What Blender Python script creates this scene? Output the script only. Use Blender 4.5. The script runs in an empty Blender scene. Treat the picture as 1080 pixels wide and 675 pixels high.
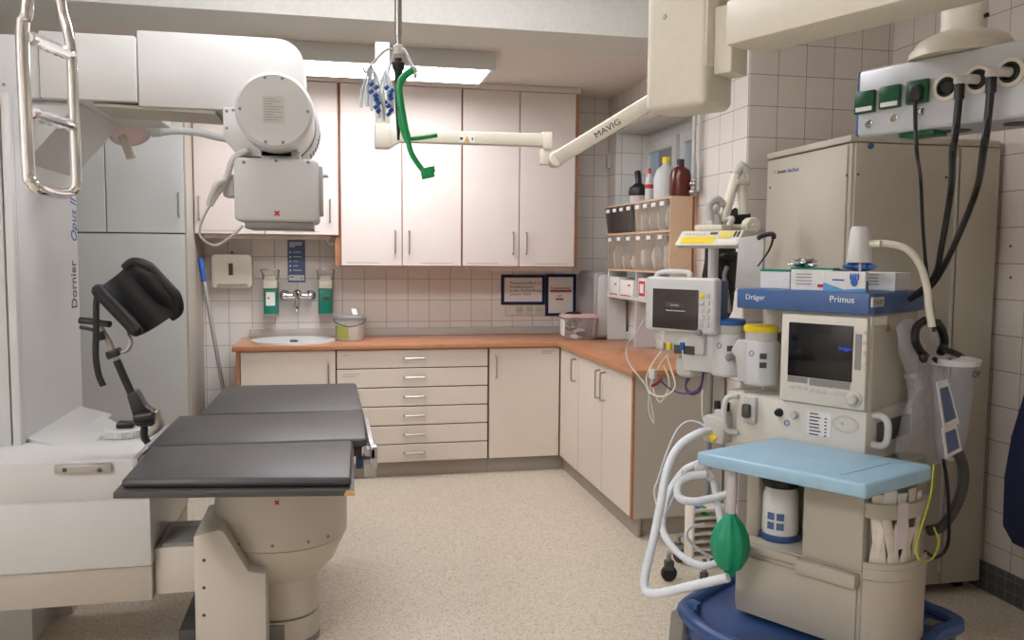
import bpy, bmesh, math, random
from mathutils import Vector, Matrix
random.seed(7)
C = bpy.context.scene.collection
SC = bpy.context.scene
V = Vector
PI = math.pi
# ------------------------------------------------------------------ camera
FPX, CX, CY, EYE = 890.0, 540.0, 337.5, 1.44
pitch = math.atan(68 / 890); roll = math.radians(.43); yaw = math.radians(12.1)
fw = V((math.sin(yaw) * math.cos(pitch), math.cos(yaw) * math.cos(pitch), -math.sin(pitch)))
rt0 = V((math.cos(yaw), -math.sin(yaw), 0)); up0 = rt0.cross(fw)
rt = rt0 * math.cos(roll) + up0 * math.sin(roll); up = up0 * math.cos(roll) - rt0 * math.sin(roll)
cd = bpy.data.cameras.new('camera'); cam = bpy.data.objects.new('camera', cd); C.objects.link(cam)
cd.sensor_width = 36; cd.lens = FPX / 1080 * 36; cd.clip_start = .05
cam.matrix_world = Matrix((( rt.x, up.x, -fw.x, 0), (rt.y, up.y, -fw.y, 0), (rt.z, up.z, -fw.z, EYE), (0, 0, 0, 1)))
SC.camera = cam
E0 = V((0, 0, EYE))
# surveyed frames: anaesthesia machine stands turned in the room
MO = V((1.433, 2.022, 0)); MA = V((-.53, .848, 0)).normalized(); MBX = V((MA.y, -MA.x, 0))
def ray(x, y): return rt * ((x - CX) / FPX) - up * ((y - CY) / FPX) + fw
def W(x, y, Y=None, X=None, Z=None, a=None, b=None):
    """world point seen in the survey photo at x,y on a known plane of the room"""
    d = ray(x, y)
    if Y is not None: return d * (Y / d.y) + E0
    if X is not None: return d * (X / d.x) + E0
    if Z is not None: return d * ((Z - EYE) / d.z) + E0
    if b is not None: return d * ((b - (E0 - MO).dot(MBX)) / d.dot(MBX)) + E0
    return d * ((a - (E0 - MO).dot(MA)) / d.dot(MA)) + E0
class Frame:
    def __init__(s, o, x, y, z=(0, 0, 1)): s.o, s.x, s.y, s.z = V(o), V(x).normalized(), V(y).normalized(), V(z).normalized()
    def p(s, a, b, c): return s.o + s.x * a + s.y * b + s.z * c
    def loc(s, w): d = V(w) - s.o; return V((d.dot(s.x), d.dot(s.y), d.dot(s.z)))
WF = Frame((0, 0, 0), (1, 0, 0), (0, 1, 0))
MF = Frame(MO, MA, MBX)
# ------------------------------------------------------------------ materials
def lin(c):
    r = []
    for v in c:
        v /= 255.0
        r.append(v / 12.92 if v <= .04045 else ((v + .055) / 1.055) ** 2.4)
    return (*r, 1)
def nodes(name):
    m = bpy.data.materials.new(name); m.use_nodes = True
    nt = m.node_tree; bs = nt.nodes['Principled BSDF']
    return m, nt, bs
def nd(nt, t, **k):
    n = nt.nodes.new(t)
    for a, b in k.items(): setattr(n, a, b)
    return n
def mat(name, rgb, rough=.5, metal=0, var=.04, scale=40, bump=0, spec=.5, coat=0):
    m, nt, bs = nodes(name)
    bs.inputs['Roughness'].default_value = rough; bs.inputs['Metallic'].default_value = metal
    bs.inputs['Specular IOR Level'].default_value = spec; bs.inputs['Coat Weight'].default_value = coat
    tc = nd(nt, 'ShaderNodeTexCoord'); nz = nd(nt, 'ShaderNodeTexNoise')
    nz.inputs['Scale'].default_value = scale; nz.inputs['Detail'].default_value = 3
    nt.links.new(tc.outputs['Object'], nz.inputs['Vector'])
    rp = nd(nt, 'ShaderNodeValToRGB'); c = lin(rgb)
    rp.color_ramp.elements[0].color = (*[v * (1 - var) for v in c[:3]], 1); rp.color_ramp.elements[1].color = (*[min(1, v * (1 + var)) for v in c[:3]], 1)
    rp.color_ramp.elements[0].position = .3; rp.color_ramp.elements[1].position = .7
    nt.links.new(nz.outputs['Fac'], rp.inputs['Fac']); nt.links.new(rp.outputs['Color'], bs.inputs['Base Color'])
    if bump:
        bp = nd(nt, 'ShaderNodeBump'); bp.inputs['Strength'].default_value = bump; bp.inputs['Distance'].default_value = .002
        nt.links.new(nz.outputs['Fac'], bp.inputs['Height']); nt.links.new(bp.outputs['Normal'], bs.inputs['Normal'])
    return m
def clear(name, rgb, amount=.6, rough=.15, scale=60, bump=.3):
    """thin clear plastic: part see-through, part glossy / milky"""
    m, nt, bs = nodes(name); out = nt.nodes['Material Output']
    bs.inputs['Base Color'].default_value = lin(rgb); bs.inputs['Roughness'].default_value = rough
    tr = nd(nt, 'ShaderNodeBsdfTransparent'); tr.inputs['Color'].default_value = (.97, .97, .97, 1)
    mx = nd(nt, 'ShaderNodeMixShader'); mx.inputs['Fac'].default_value = amount
    nz = nd(nt, 'ShaderNodeTexNoise'); nz.inputs['Scale'].default_value = scale
    tc = nd(nt, 'ShaderNodeTexCoord'); nt.links.new(tc.outputs['Object'], nz.inputs['Vector'])
    bp = nd(nt, 'ShaderNodeBump'); bp.inputs['Strength'].default_value = bump; bp.inputs['Distance'].default_value = .004
    nt.links.new(nz.outputs['Fac'], bp.inputs['Height']); nt.links.new(bp.outputs['Normal'], bs.inputs['Normal'])
    nt.links.new(bs.outputs[0], mx.inputs[1]); nt.links.new(tr.outputs[0], mx.inputs[2]); nt.links.new(mx.outputs[0], out.inputs[0])
    return m
def tile(name, axes, rgb, grout, size=.1515, ph=(0, 0), mortar=.0016, rough=.22):
    m, nt, bs = nodes(name); tc = nd(nt, 'ShaderNodeTexCoord'); sp = nd(nt, 'ShaderNodeSeparateXYZ'); cb = nd(nt, 'ShaderNodeCombineXYZ')
    nt.links.new(tc.outputs['Object'], sp.inputs[0])
    for i in (0, 1):
        ad = nd(nt, 'ShaderNodeMath', operation='ADD'); ad.inputs[1].default_value = 30 * size - ph[i]
        nt.links.new(sp.outputs[axes[i]], ad.inputs[0]); nt.links.new(ad.outputs[0], cb.inputs[i])
    bk = nd(nt, 'ShaderNodeTexBrick'); bk.offset = 0; bk.squash = 1
    c = lin(rgb)
    bk.inputs['Color1'].default_value = (*[v * .965 for v in c[:3]], 1); bk.inputs['Color2'].default_value = (*[v * 1.03 for v in c[:3]], 1)
    bk.inputs['Mortar'].default_value = lin(grout); bk.inputs['Scale'].default_value = 1; bk.inputs['Mortar Size'].default_value = mortar
    bk.inputs['Mortar Smooth'].default_value = .15; bk.inputs['Brick Width'].default_value = size; bk.inputs['Row Height'].default_value = size
    nt.links.new(cb.outputs[0], bk.inputs['Vector']); nt.links.new(bk.outputs['Color'], bs.inputs['Base Color'])
    bs.inputs['Roughness'].default_value = rough
    bp = nd(nt, 'ShaderNodeBump', invert=True); bp.inputs['Strength'].default_value = .4; bp.inputs['Distance'].default_value = .002
    nt.links.new(bk.outputs['Fac'], bp.inputs['Height']); nt.links.new(bp.outputs['Normal'], bs.inputs['Normal'])
    return m
def floor_mat():
    m, nt, bs = nodes('speckled_vinyl'); tc = nd(nt, 'ShaderNodeTexCoord')
    n1 = nd(nt, 'ShaderNodeTexVoronoi'); n1.inputs['Scale'].default_value = 190
    n2 = nd(nt, 'ShaderNodeTexNoise'); n2.inputs['Scale'].default_value = 1.3; n2.inputs['Detail'].default_value = 4
    for n in (n1, n2): nt.links.new(tc.outputs['Object'], n.inputs['Vector'])
    sp = nd(nt, 'ShaderNodeSeparateColor'); nt.links.new(n1.outputs['Color'], sp.inputs[0])
    r = nd(nt, 'ShaderNodeValToRGB'); e = r.color_ramp.elements
    e[0].color = lin((176, 160, 138)); e[0].position = 0; e[1].color = lin((236, 226, 208)); e[1].position = 1
    for p, c in ((.12, (192, 177, 154)), (.2, (215, 203, 183)), (.8, (221, 210, 191))): k = e.new(p); k.color = lin(c)
    nt.links.new(sp.outputs[0], r.inputs['Fac'])
    mx = nd(nt, 'ShaderNodeMix', data_type='RGBA', blend_type='MULTIPLY'); mx.inputs[0].default_value = .12
    nt.links.new(r.outputs['Color'], mx.inputs[6]); nt.links.new(n2.outputs['Fac'], mx.inputs[7]); nt.links.new(mx.outputs[2], bs.inputs['Base Color'])
    bs.inputs['Roughness'].default_value = .42
    return m
def emit(name, rgb, s):
    m, nt, bs = nodes(name); bs.inputs['Base Color'].default_value = lin(rgb)
    bs.inputs['Emission Color'].default_value = lin(rgb); bs.inputs['Emission Strength'].default_value = s; return m
# palette
K = {}
K['paint'] = mat('wall_paint', (226, 220, 212), .8, bump=.05)
K['ceil'] = mat('ceiling_paint', (224, 217, 210), .85)
K['soffit'] = mat('soffit_paint', (216, 216, 210), .8)
K['floor'] = floor_mat()
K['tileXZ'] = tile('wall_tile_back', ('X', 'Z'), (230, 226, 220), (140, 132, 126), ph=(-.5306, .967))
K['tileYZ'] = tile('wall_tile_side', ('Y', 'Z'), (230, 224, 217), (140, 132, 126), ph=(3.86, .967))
K['tilePIL'] = tile('wall_tile_pillar_shaded', ('X', 'Z'), (206, 197, 188), (120, 110, 102), ph=(2.0, .967))  # same wall tile, darker: shade on the pillar front is in the colour
K['tileR'] = tile('wall_tile_right_shaded', ('Y', 'Z'), (206, 197, 188), (120, 110, 102), ph=(3.85, .967))  # same tile toned down, the right wall's shade put into the colour
K['base'] = tile('dark_base_tile', ('Y', 'Z'), (78, 82, 80), (120, 122, 120), size=.05, ph=(0, 0), mortar=.002, rough=.4)
K['cream'] = mat('cream_laminate', (225, 213, 200), .45, var=.015, scale=8)
K['pinkcream'] = mat('pale_laminate', (219, 208, 201), .45, var=.015, scale=8)
K['grey_lam'] = mat('grey_laminate', (204, 206, 203), .4, var=.015, scale=8)
K['brown'] = mat('beech_edge', (172, 120, 86), .5, var=.12, scale=30)
K['darkgap'] = mat('dark_edge', (118, 78, 56), .6)
K['wood'] = mat('beech_worktop', (190, 130, 92), .3, var=.07, scale=18, coat=.2)
K['plinth'] = mat('grey_plinth', (164, 154, 142), .45)
K['steel'] = mat('brushed_steel', (176, 174, 170), .32, 1, scale=120)
K['chrome'] = mat('chrome', (236, 236, 236), .08, 1)
K['alu'] = mat('aluminium', (188, 188, 188), .42, .8)
K['white'] = mat('white_enamel', (207, 207, 204), .38, var=.015, scale=6)
K['white2'] = mat('cool_white_enamel', (204, 205, 204), .4, var=.015, scale=6)
K['offwhite'] = mat('ivory_plastic', (222, 217, 200), .42, var=.02)
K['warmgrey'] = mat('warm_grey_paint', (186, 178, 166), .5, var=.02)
K['lgrey'] = mat('light_grey_plastic', (196, 194, 188), .45, var=.02)
K['mgrey'] = mat('mid_grey_plastic', (138, 136, 132), .5)
K['dgrey'] = mat('dark_grey_plastic', (74, 73, 72), .5)
K['black'] = mat('black_plastic', (24, 24, 25), .4)
K['blackpad'] = mat('black_padding', (19, 19, 21), .55, bump=.25, scale=300)
K['mat'] = mat('table_upholstery', (70, 69, 70), .42, bump=.08, scale=400, var=.03)
K['frame_dk'] = mat('table_frame_grey', (70, 67, 66), .45)
K['green'] = mat('green_plastic', (16, 150, 84), .35)
K['teal'] = mat('green_bottle', (22, 128, 104), .3)
K['bag'] = mat('green_rubber_bag', (12, 146, 104), .45, bump=.2, scale=30)
K['socketgreen'] = mat('socket_green', (10, 84, 52), .35)
K['blue'] = mat('shelf_blue', (68, 100, 150), .4)
K['navy'] = mat('base_blue', (54, 82, 134), .35)
K['navycloth'] = mat('navy_cloth', (28, 36, 72), .8, bump=.3, scale=200)
K['tray'] = mat('tray_light_blue', (160, 198, 220), .4)
K['poster'] = mat('poster_blue', (84, 106, 148), .5)
K['mach'] = mat('machine_ivory', (216, 212, 200), .42, var=.015, scale=6)
K['pedestal'] = mat('pedestal_paint', (206, 199, 186), .45, var=.015, scale=6)
K['machgrey'] = mat('machine_beige_grey', (186, 179, 164), .45, var=.015, scale=6)
K['screen'] = mat('dark_screen', (12, 13, 18), .12)
K['screen2'] = mat('grey_screen', (66, 58, 56), .15)
K['yellow'] = mat('yellow_plastic', (240, 212, 30), .4)
K['vblue'] = mat('blue_cap', (40, 92, 172), .4)
K['red'] = mat('red_print', (200, 44, 40), .5)
K['paper'] = mat('paper', (232, 230, 226), .7, var=.02)
K['ink'] = mat('ink', (60, 58, 60), .7)
K['wtext'] = mat('white_print', (232, 234, 238), .6)
K['btext'] = mat('blue_print', (60, 84, 170), .6)
K['tube'] = mat('breathing_tube', (228, 235, 240), .3, var=.03)
K['cable'] = mat('cable_grey', (200, 197, 190), .5)
K['purple'] = mat('purple_cable', (88, 66, 112), .5)
K['brownglass'] = mat('brown_bottle', (94, 34, 22), .2)
K['foil'] = mat('crumpled_foil', (190, 190, 190), .25, .9, bump=1, scale=60)
K['cardbox'] = mat('box_card', (222, 222, 220), .55)
K['rack'] = mat('rack_beige', (212, 182, 150), .5)
K['clear'] = clear('clear_plastic', (205, 195, 182), .78)
K['bagclear'] = clear('clear_bag', (245, 246, 250), .76, .05, 26, 1.0); K['jarclear'] = clear('clear_jar', (200, 206, 222), .82, .06, 20, .2); K['smoky'] = clear('smoky_clear', (92, 84, 80), .6)
K['glass'] = clear('window_glass', (200, 210, 230), .88, .02, 1, 0)
K['tubclear'] = clear('clear_tub', (224, 212, 212), .74, .15)
K['milk'] = clear('milky_plastic', (228, 220, 220), .25, .3)
K['packet'] = mat('sterile_packet', (224, 216, 202), .5, var=.1, scale=25)
K['lamp_on'] = emit('lit_diffuser', (250, 250, 255), 18)
K['lamp_room'] = emit('lit_diffuser_room', (249, 249, 255), 11.5); K['lamp_near'] = emit('lit_diffuser_near', (249, 249, 255), 34)
K['yellowcable'] = mat('earth_cable', (190, 190, 40), .5)
# ------------------------------------------------------------------ mesh builder
OFF = {}
class MB:
    def __init__(s): s.bm = bmesh.new()
    def _add(s, fn):
        n = len(s.bm.verts); r = fn(); s.bm.verts.ensure_lookup_table(); return [s.bm.verts[i] for i in range(n, len(s.bm.verts))]
    def poly(s, vs, faces):
        b = [s.bm.verts.new(v) for v in vs]
        for f in faces:
            try: s.bm.faces.new([b[i] for i in f])
            except ValueError: pass
        return b
    def box(s, lo, hi, fr=WF, bev=0, seg=2):
        c = [fr.p(x, y, z) for z in (lo[2], hi[2]) for y in (lo[1], hi[1]) for x in (lo[0], hi[0])]
        t = bmesh.new(); b = [t.verts.new(v) for v in c]
        for f in ((0, 2, 3, 1), (4, 5, 7, 6), (0, 1, 5, 4), (2, 6, 7, 3), (0, 4, 6, 2), (1, 3, 7, 5)): t.faces.new([b[i] for i in f])
        s._merge(t, bev, seg); return s
    def _merge(s, t, bev=0, seg=2, edges=None):
        bmesh.ops.recalc_face_normals(t, faces=t.faces)
        if bev: bmesh.ops.bevel(t, geom=edges or list(t.edges), offset=bev, segments=seg, profile=.5, affect='EDGES', clamp_overlap=True)
        t.verts.index_update(); m = [s.bm.verts.new(v.co) for v in t.verts]
        for f in t.faces:
            try: s.bm.faces.new([m[v.index] for v in f.verts])
            except ValueError: pass
        t.free()
    def prism(s, pts, vec, bev=0, seg=2):
        t = bmesh.new(); n = len(pts); vec = V(vec)
        a = [t.verts.new(V(p)) for p in pts]; b = [t.verts.new(V(p) + vec) for p in pts]
        t.faces.new(a); t.faces.new(b[::-1])
        for i in range(n): t.faces.new((a[i], b[i], b[(i + 1) % n], a[(i + 1) % n]))
        s._merge(t, bev, seg); return s
    def cyl(s, p0, p1, r0, r1=None, n=24, bev=0):
        p0, p1 = V(p0), V(p1); L = (p1 - p0).length; r1 = r0 if r1 is None else r1
        pr = [(0, 0), (r0, 0), (r1, L), (0, L)] if not bev else [(0, 0), (r0 - bev, 0), (r0, bev), (r1, L - bev), (r1 - bev, L), (0, L)]
        return s.lathe(pr, p0, p1 - p0, n)
    def lathe(s, prof, o, axis=(0, 0, 1), n=24, sx=1, sy=1, twist=None, xdir=None):
        o = V(o); z = V(axis).normalized()
        x = V(xdir) if xdir else (V((1, 0, 0)) if abs(z.x) < .9 else V((0, 1, 0)))
        x = (x - z * x.dot(z)).normalized(); y = z.cross(x)
        rings = []
        for r, h in prof:
            if r < 1e-6: rings.append([s.bm.verts.new(o + z * h)])
            else:
                rings.append([s.bm.verts.new(o + z * h + (x * math.cos(2 * PI * k / n) * sx + y * math.sin(2 * PI * k / n) * sy) * (r * (twist(k / n, h) if twist else 1))) for k in range(n)])
        for A, B in zip(rings, rings[1:]):
            for k in range(n):
                k2 = (k + 1) % n
                q = [A[0]] if len(A) == 1 else [A[k], A[k2]]
                q += [B[0]] if len(B) == 1 else [B[k2], B[k]]
                if len(q) > 2: s.bm.faces.new(q)
        return s
    def tube(s, pts, r, n=10, smooth=6, closed=False, r2=None, ridge=None, cap=True, flat=None):
        pts = [V(p) for p in pts]
        if smooth and len(pts) > 2: pts = spline(pts, smooth, closed)
        m = len(pts); rings = []; nrm = None
        for i in range(m):
            a = pts[i - 1] if (i > 0 or closed) else pts[i]; b = pts[(i + 1) % m] if (i < m - 1 or closed) else pts[i]
            t = (b - a).normalized()
            if nrm is None:
                nrm = t.orthogonal().normalized() if flat is None else (V(flat) - t * V(flat).dot(t)).normalized()
            nrm = (nrm - t * nrm.dot(t)).normalized(); bn = t.cross(nrm)
            f = i / max(1, m - 1); rr = r if r2 is None else r + (r2 - r) * f
            if ridge: rr *= 1 + ridge * (1 if i % 2 else -1)
            k2 = 1 if flat is None else .3
            rings.append([s.bm.verts.new(pts[i] + (nrm * math.cos(2 * PI * k / n) * k2 + bn * math.sin(2 * PI * k / n)) * rr) for k in range(n)])
        for i in range(m if closed else m - 1):
            A, B = rings[i], rings[(i + 1) % m]
            for k in range(n): s.bm.faces.new((A[k], A[(k + 1) % n], B[(k + 1) % n], B[k]))
        if cap and not closed:
            s.bm.faces.new(rings[0][::-1]); s.bm.faces.new(rings[-1])
        return s
    def ell(s, c, r, fr=WF, n=20, m=12, wob=None):
        c = V(c); rows = []
        for i in range(m + 1):
            th = PI * i / m
            if i in (0, m):
                q = V((0, 0, math.cos(th)));
                rows.append([s.bm.verts.new(c + fr.x * 0 + fr.z * q.z * r[2])]); continue
            row = []
            for k in range(n):
                q = V((math.sin(th) * math.cos(2 * PI * k / n), math.sin(th) * math.sin(2 * PI * k / n), math.cos(th)))
                f = wob(q) if wob else 1
                row.append(s.bm.verts.new(c + (fr.x * q.x * r[0] + fr.y * q.y * r[1] + fr.z * q.z * r[2]) * f))
            rows.append(row)
        for A, B in zip(rows, rows[1:]):
            for k in range(n):
                k2 = (k + 1) % n
                q = ([A[0]] if len(A) == 1 else [A[k], A[k2]]) + ([B[0]] if len(B) == 1 else [B[k2], B[k]])
                s.bm.faces.new(q)
        return s
    def build(s, name, m, parent=None, sharp=28, kind=None, label=None):
        bm = s.bm; bmesh.ops.recalc_face_normals(bm, faces=bm.faces)
        for f in bm.faces: f.smooth = True
        lim = math.radians(sharp)
        for e in bm.edges:
            if len(e.link_faces) == 2 and e.calc_face_angle(0) > lim: e.smooth = False
        me = bpy.data.meshes.new(name)
        o = bpy.data.objects.new(name, me); C.objects.link(o)
        if parent is not None: off = OFF[parent.name]; o.parent = parent
        elif kind == 'structure': off = V((0, 0, 0))
        else:
            vs = bm.verts; lo = [min(v.co[i] for v in vs) for i in range(3)]; hi = [max(v.co[i] for v in vs) for i in range(3)]
            off = V(((lo[0] + hi[0]) / 2, (lo[1] + hi[1]) / 2, lo[2])); o.location = off
        for v in bm.verts: v.co -= off
        bm.to_mesh(me); bm.free(); me.materials.append(K[m] if isinstance(m, str) else m)
        OFF[o.name] = off
        if kind: o['kind'] = kind
        if label: o['label'] = label
        return o
    def solo(s, name, m, label, cat, group=None, **k):
        o = s.build(name, m, None, **k); tag(o, label, cat, group); return o
def tag(o, label, cat, group=None):
    o['label'] = label; o['category'] = cat
    if group: o['group'] = group
    return o
def thing(name, label, cat, loc, group=None):
    o = bpy.data.objects.new(name, None); C.objects.link(o); o.location = V(loc); o.empty_display_size = .1
    OFF[o.name] = V(loc); tag(o, label, cat, group); return o
def copy_thing(o, delta, label=None, group=None):
    r = o.copy(); C.objects.link(r); r.location = o.location + V(delta); OFF[r.name] = V(r.location)
    if label: r['label'] = label
    if group: r['group'] = group
    def rec(src, dst):
        for ch in list(src.children):
            c = ch.copy(); C.objects.link(c); c.parent = dst; OFF[c.name] = OFF[dst.name]; rec(ch, c)
    rec(o, r); return r
def spline(p, k, closed=False):
    out = []; n = len(p); rng = n if closed else n - 1
    for i in range(rng):
        a = p[i - 1] if (i > 0 or closed) else p[i] * 2 - p[i + 1]; b = p[i]; c = p[(i + 1) % n]
        d = p[(i + 2) % n] if (i + 2 < n or closed) else c * 2 - b
        for j in range(k):
            t = j / k
            out.append(.5 * ((2 * b) + (c - a) * t + (2 * a - 5 * b + 4 * c - d) * t * t + (3 * b - a - 3 * c + d) * t ** 3))
    if not closed: out.append(p[-1])
    return out
def text(name, body, size, o, right, upv, m, parent, ext=.0004, align='LEFT', sx=1, shear=0):
    cu = bpy.data.curves.new(name, 'FONT'); cu.body = body; cu.size = size; cu.extrude = ext; cu.align_x = align; cu.shear = shear
    cu.resolution_u = 3
    t = bpy.data.objects.new(name + '_curve', cu); C.objects.link(t)
    dg = bpy.context.evaluated_depsgraph_get(); me = bpy.data.meshes.new_from_object(t.evaluated_get(dg))
    bpy.data.objects.remove(t); bpy.data.curves.remove(cu)
    right = V(right).normalized(); upv = V(upv).normalized(); nn = right.cross(upv); off = OFF[parent.name]; o = V(o)
    for v in me.vertices: v.co = o + right * v.co.x * sx + upv * v.co.y + nn * v.co.z - off
    me.materials.clear(); me.materials.append(K[m])
    ob = bpy.data.objects.new(name, me); C.objects.link(ob); ob.parent = parent; OFF[ob.name] = off; return ob
def S(name, m, *boxes, **k):
    b = MB()
    for lo, hi in boxes: b.box(lo, hi)
    return b.build(name, m, kind='structure', **k)
X1, Y1, Z1 = V((1, 0, 0)), V((0, 1, 0)), V((0, 0, 1))
# ================================================================== SETTING
S('floor', 'floor', ((-3.3, -1.7, -.1), (3.0, 6.1, 0)))
S('wall_back', 'tileXZ', ((-3.3, 6.0, 0), (2.6, 6.15, 2.75)))
S('wall_left', 'paint', ((-3.4, -1.7, 0), (-3.2, 6.1, 3.05)))
S('wall_front', 'paint', ((-3.3, -1.8, 0), (3.0, -1.6, 3.05)))
S('wall_window', 'tileYZ', ((2.0, 3.86, 0), (2.45, 6.1, 1.28)), ((2.0, 3.86, 2.32), (2.45, 6.1, 2.7)), ((2.0, 5.83, 1.28), (2.45, 6.1, 2.32)), ((2.0, 3.86, 1.28), (2.45, 4.50, 2.32)))
S('trim_3', 'tileXZ', ((2.001, 5.824, 1.28), (2.24, 5.8305, 2.32)))
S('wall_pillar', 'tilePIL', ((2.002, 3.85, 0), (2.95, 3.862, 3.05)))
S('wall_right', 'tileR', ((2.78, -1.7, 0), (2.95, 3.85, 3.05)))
S('baseboard_right', 'base', ((2.768, -1.6, 0), (2.782, 3.85, .125)))
S('ceiling', 'ceil', ((-3.3, 4.25, 2.585), (2.9, 6.1, 2.75)), ((-3.3, -1.7, 2.95), (3.0, 4.27, 3.05)))
S('trim_1', 'soffit', ((-3.3, 4.245, 2.574), (2.9, 4.64, 2.95)))
# window, its frame tipped open at the top
w = MB(); fx0, fx1 = 2.24, 2.30
w.box((fx0, 4.50, 2.24), (fx1, 5.83, 2.32)); w.box((fx0, 4.50, 1.28), (fx1, 5.83, 1.34)); w.box((fx0, 4.50, 1.34), (fx1, 4.57, 2.24)); w.box((fx0, 5.76, 1.34), (fx1, 5.83, 2.24)); w.box((fx0, 5.14, 1.34), (fx1, 5.20, 2.24))
win = w.build('window_1', 'white', kind='structure')
for y0, y1 in ((4.575, 5.135), (5.205, 5.755)):
    q = MB(); q.box((fx0 - .05, y0, 1.345), (fx0 - .006, y0 + .06, 2.235), bev=.005); q.box((fx0 - .05, y1 - .06, 1.345), (fx0 - .006, y1, 2.235), bev=.005)
    q.box((fx0 - .05, y0 + .06, 2.165), (fx0 - .006, y1 - .06, 2.235), bev=.005); q.box((fx0 - .05, y0 + .06, 1.345), (fx0 - .006, y1 - .06, 1.415), bev=.005)
    sa = q.build('sash', 'white', win)
    g = MB(); g.box((fx0 - .033, y0 + .055, 1.41), (fx0 - .027, y1 - .055, 2.17)); g.build('pane', 'glass', sa)
S('trim_2', 'paint', ((2.005, 4.50, 1.265), (2.24, 5.83, 1.285)))
# ================================================================== BASE CABINETS
def bow(m, p, q, out, r=.0055):
    p, q, out = V(p), V(q), V(out); d = (q - p).normalized()
    m.tube([p, p + out * .85 + d * .004, p + out + d * .016, q + out - d * .016, q + out * .85 - d * .004, q], r, 8, 3)
def handle(p, q, out, parent):
    m = MB(); bow(m, p, q, out); return m.build('handle', 'steel', parent)
YF = 5.40                                       # front face of the doors of the back run
def door(name, lo, hi, parent, m='cream'):
    b = MB(); b.box(lo, hi, bev=.0025, seg=1); return b.build(name, m, parent)
def label_strip(o, width, rows, parent, right=(1, 0, 0)):
    m = MB(); r = V(right).normalized(); n = r.cross(Z1)
    for i in range(rows): 
        p = V(o) - Z1 * .014 * i; wd = width * (1 - .25 * i)
        m.prism([p, p + r * wd, p + r * wd + Z1 * .003, p + Z1 * .003], n * .0006)
    m.build('name_label', 'mgrey', parent)
# sink cabinet
t = thing('sink_cabinet', 'pale base cabinet under the white washbasin with one wide door', 'cabinet', (-.27, 5.7, 0))
b = MB(); b.box((-.555, YF + .02, .10), (.024, 5.98, .838)); b.build('carcass', 'darkgap', t)
b = MB(); b.box((-.578, YF - .002, 0), (-.556, 5.98, .838)); b.build('side_panel', 'brown', t, label='beech brown side panel')
b = MB(); b.box((-.55, YF + .045, 0), (.024, YF + .06, .10)); b.build('plinth', 'plinth', t)
d = door('door', (-.552, YF, .102), (.021, YF + .019, .834), t)
handle((-.022, YF, .62), (-.022, YF, .755), (0, -.03, 0), d)
# drawer cabinet
t = thing('drawer_cabinet', 'pale base cabinet with a stack of six shallow drawers', 'cabinet', (.51, 5.7, 0))
b = MB(); b.box((.026, YF + .02, .10), (1.003, 5.98, .838)); b.build('carcass', 'darkgap', t)
b = MB(); b.box((.026, YF + .045, 0), (1.003, YF + .06, .10)); b.build('plinth', 'plinth', t)
zs = [.836, .714, .589, .465, .342, .2195, .10]
for i in range(6):
    dr = door('drawer', (.030, YF, zs[i + 1] + .004), (.997, YF + .019, zs[i] - .003), t)
    zc = (zs[i] + zs[i + 1]) / 2 + .004
    handle((.45, YF, zc), (.585, YF, zc), (0, -.03, 0), dr)
    if i in (0, 1, 2): label_strip((.065, YF - .0002, zs[i] - .035), .04 if i == 0 else .11, 1 if i == 0 else 2, dr)
# corner door cabinet
t = thing('corner_cabinet', 'pale base cabinet with one square door in the room corner, right of the drawers', 'cabinet', (1.24, 5.7, 0))
b = MB(); b.box((1.005, YF + .02, .10), (1.5, 5.98, .838)); b.build('carcass', 'darkgap', t)
b = MB(); b.box((1.005, YF + .045, 0), (1.53, YF + .06, .10)); b.build('plinth', 'plinth', t)
d = door('door', (1.010, YF, .102), (1.484, YF + .019, .834), t)
handle((1.052, YF, .64), (1.052, YF, .785), (0, -.03, 0), d); label_strip((1.36, YF - .0002, .808), .09, 2, d)
# right run
XF = 1.49
t = thing('narrow_cabinet', 'narrow pale base cabinet with one door beside the inner worktop corner', 'cabinet', (1.74, 5.2, 0))
b = MB(); b.box((XF + .02, 4.978, .10), (1.985, 5.398, .838)); b.build('carcass', 'darkgap', t)
b = MB(); b.box((XF + .036, 4.978, 0), (XF + .05, 5.445, .10)); b.build('plinth', 'plinth', t)
d = door('door', (XF, 4.980, .102), (XF + .019, 5.395, .834), t)
handle((XF, 5.035, .66), (XF, 5.035, .80), (-.03, 0, 0), d)
t = thing('double_cabinet', 'pale base cabinet with two doors at the near end of the window side worktop', 'cabinet', (1.74, 4.5, 0))
b = MB(); b.box((XF + .02, 4.022, .10), (1.985, 4.974, .838)); b.build('carcass', 'darkgap', t)
b = MB(); b.box((XF + .036, 4.0, 0), (XF + .05, 4.974, .10)); b.box((XF + .05, 4.03, 0), (1.98, 4.045, .10)); b.build('plinth', 'plinth', t)
b = MB(); b.box((XF - .002, 4.0, .10), (1.985, 4.02, .838)); b.build('side_panel', 'warmgrey', t, label='beige end panel')
b = MB(); b.box((XF - .004, 3.9995, .10), (XF + .008, 4.0205, .836)); b.build('edge_strip', 'brown', t, label='beech brown edging')
for y0, y1, hy in ((4.505, 4.970, 4.545), (4.025, 4.500, 4.455)):
    d = door('door', (XF, y0 + .002, .102), (XF + .019, y1 - .002, .834), t)
    handle((XF, hy, .635), (XF, hy, .795), (-.03, 0, 0), d)
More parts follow.
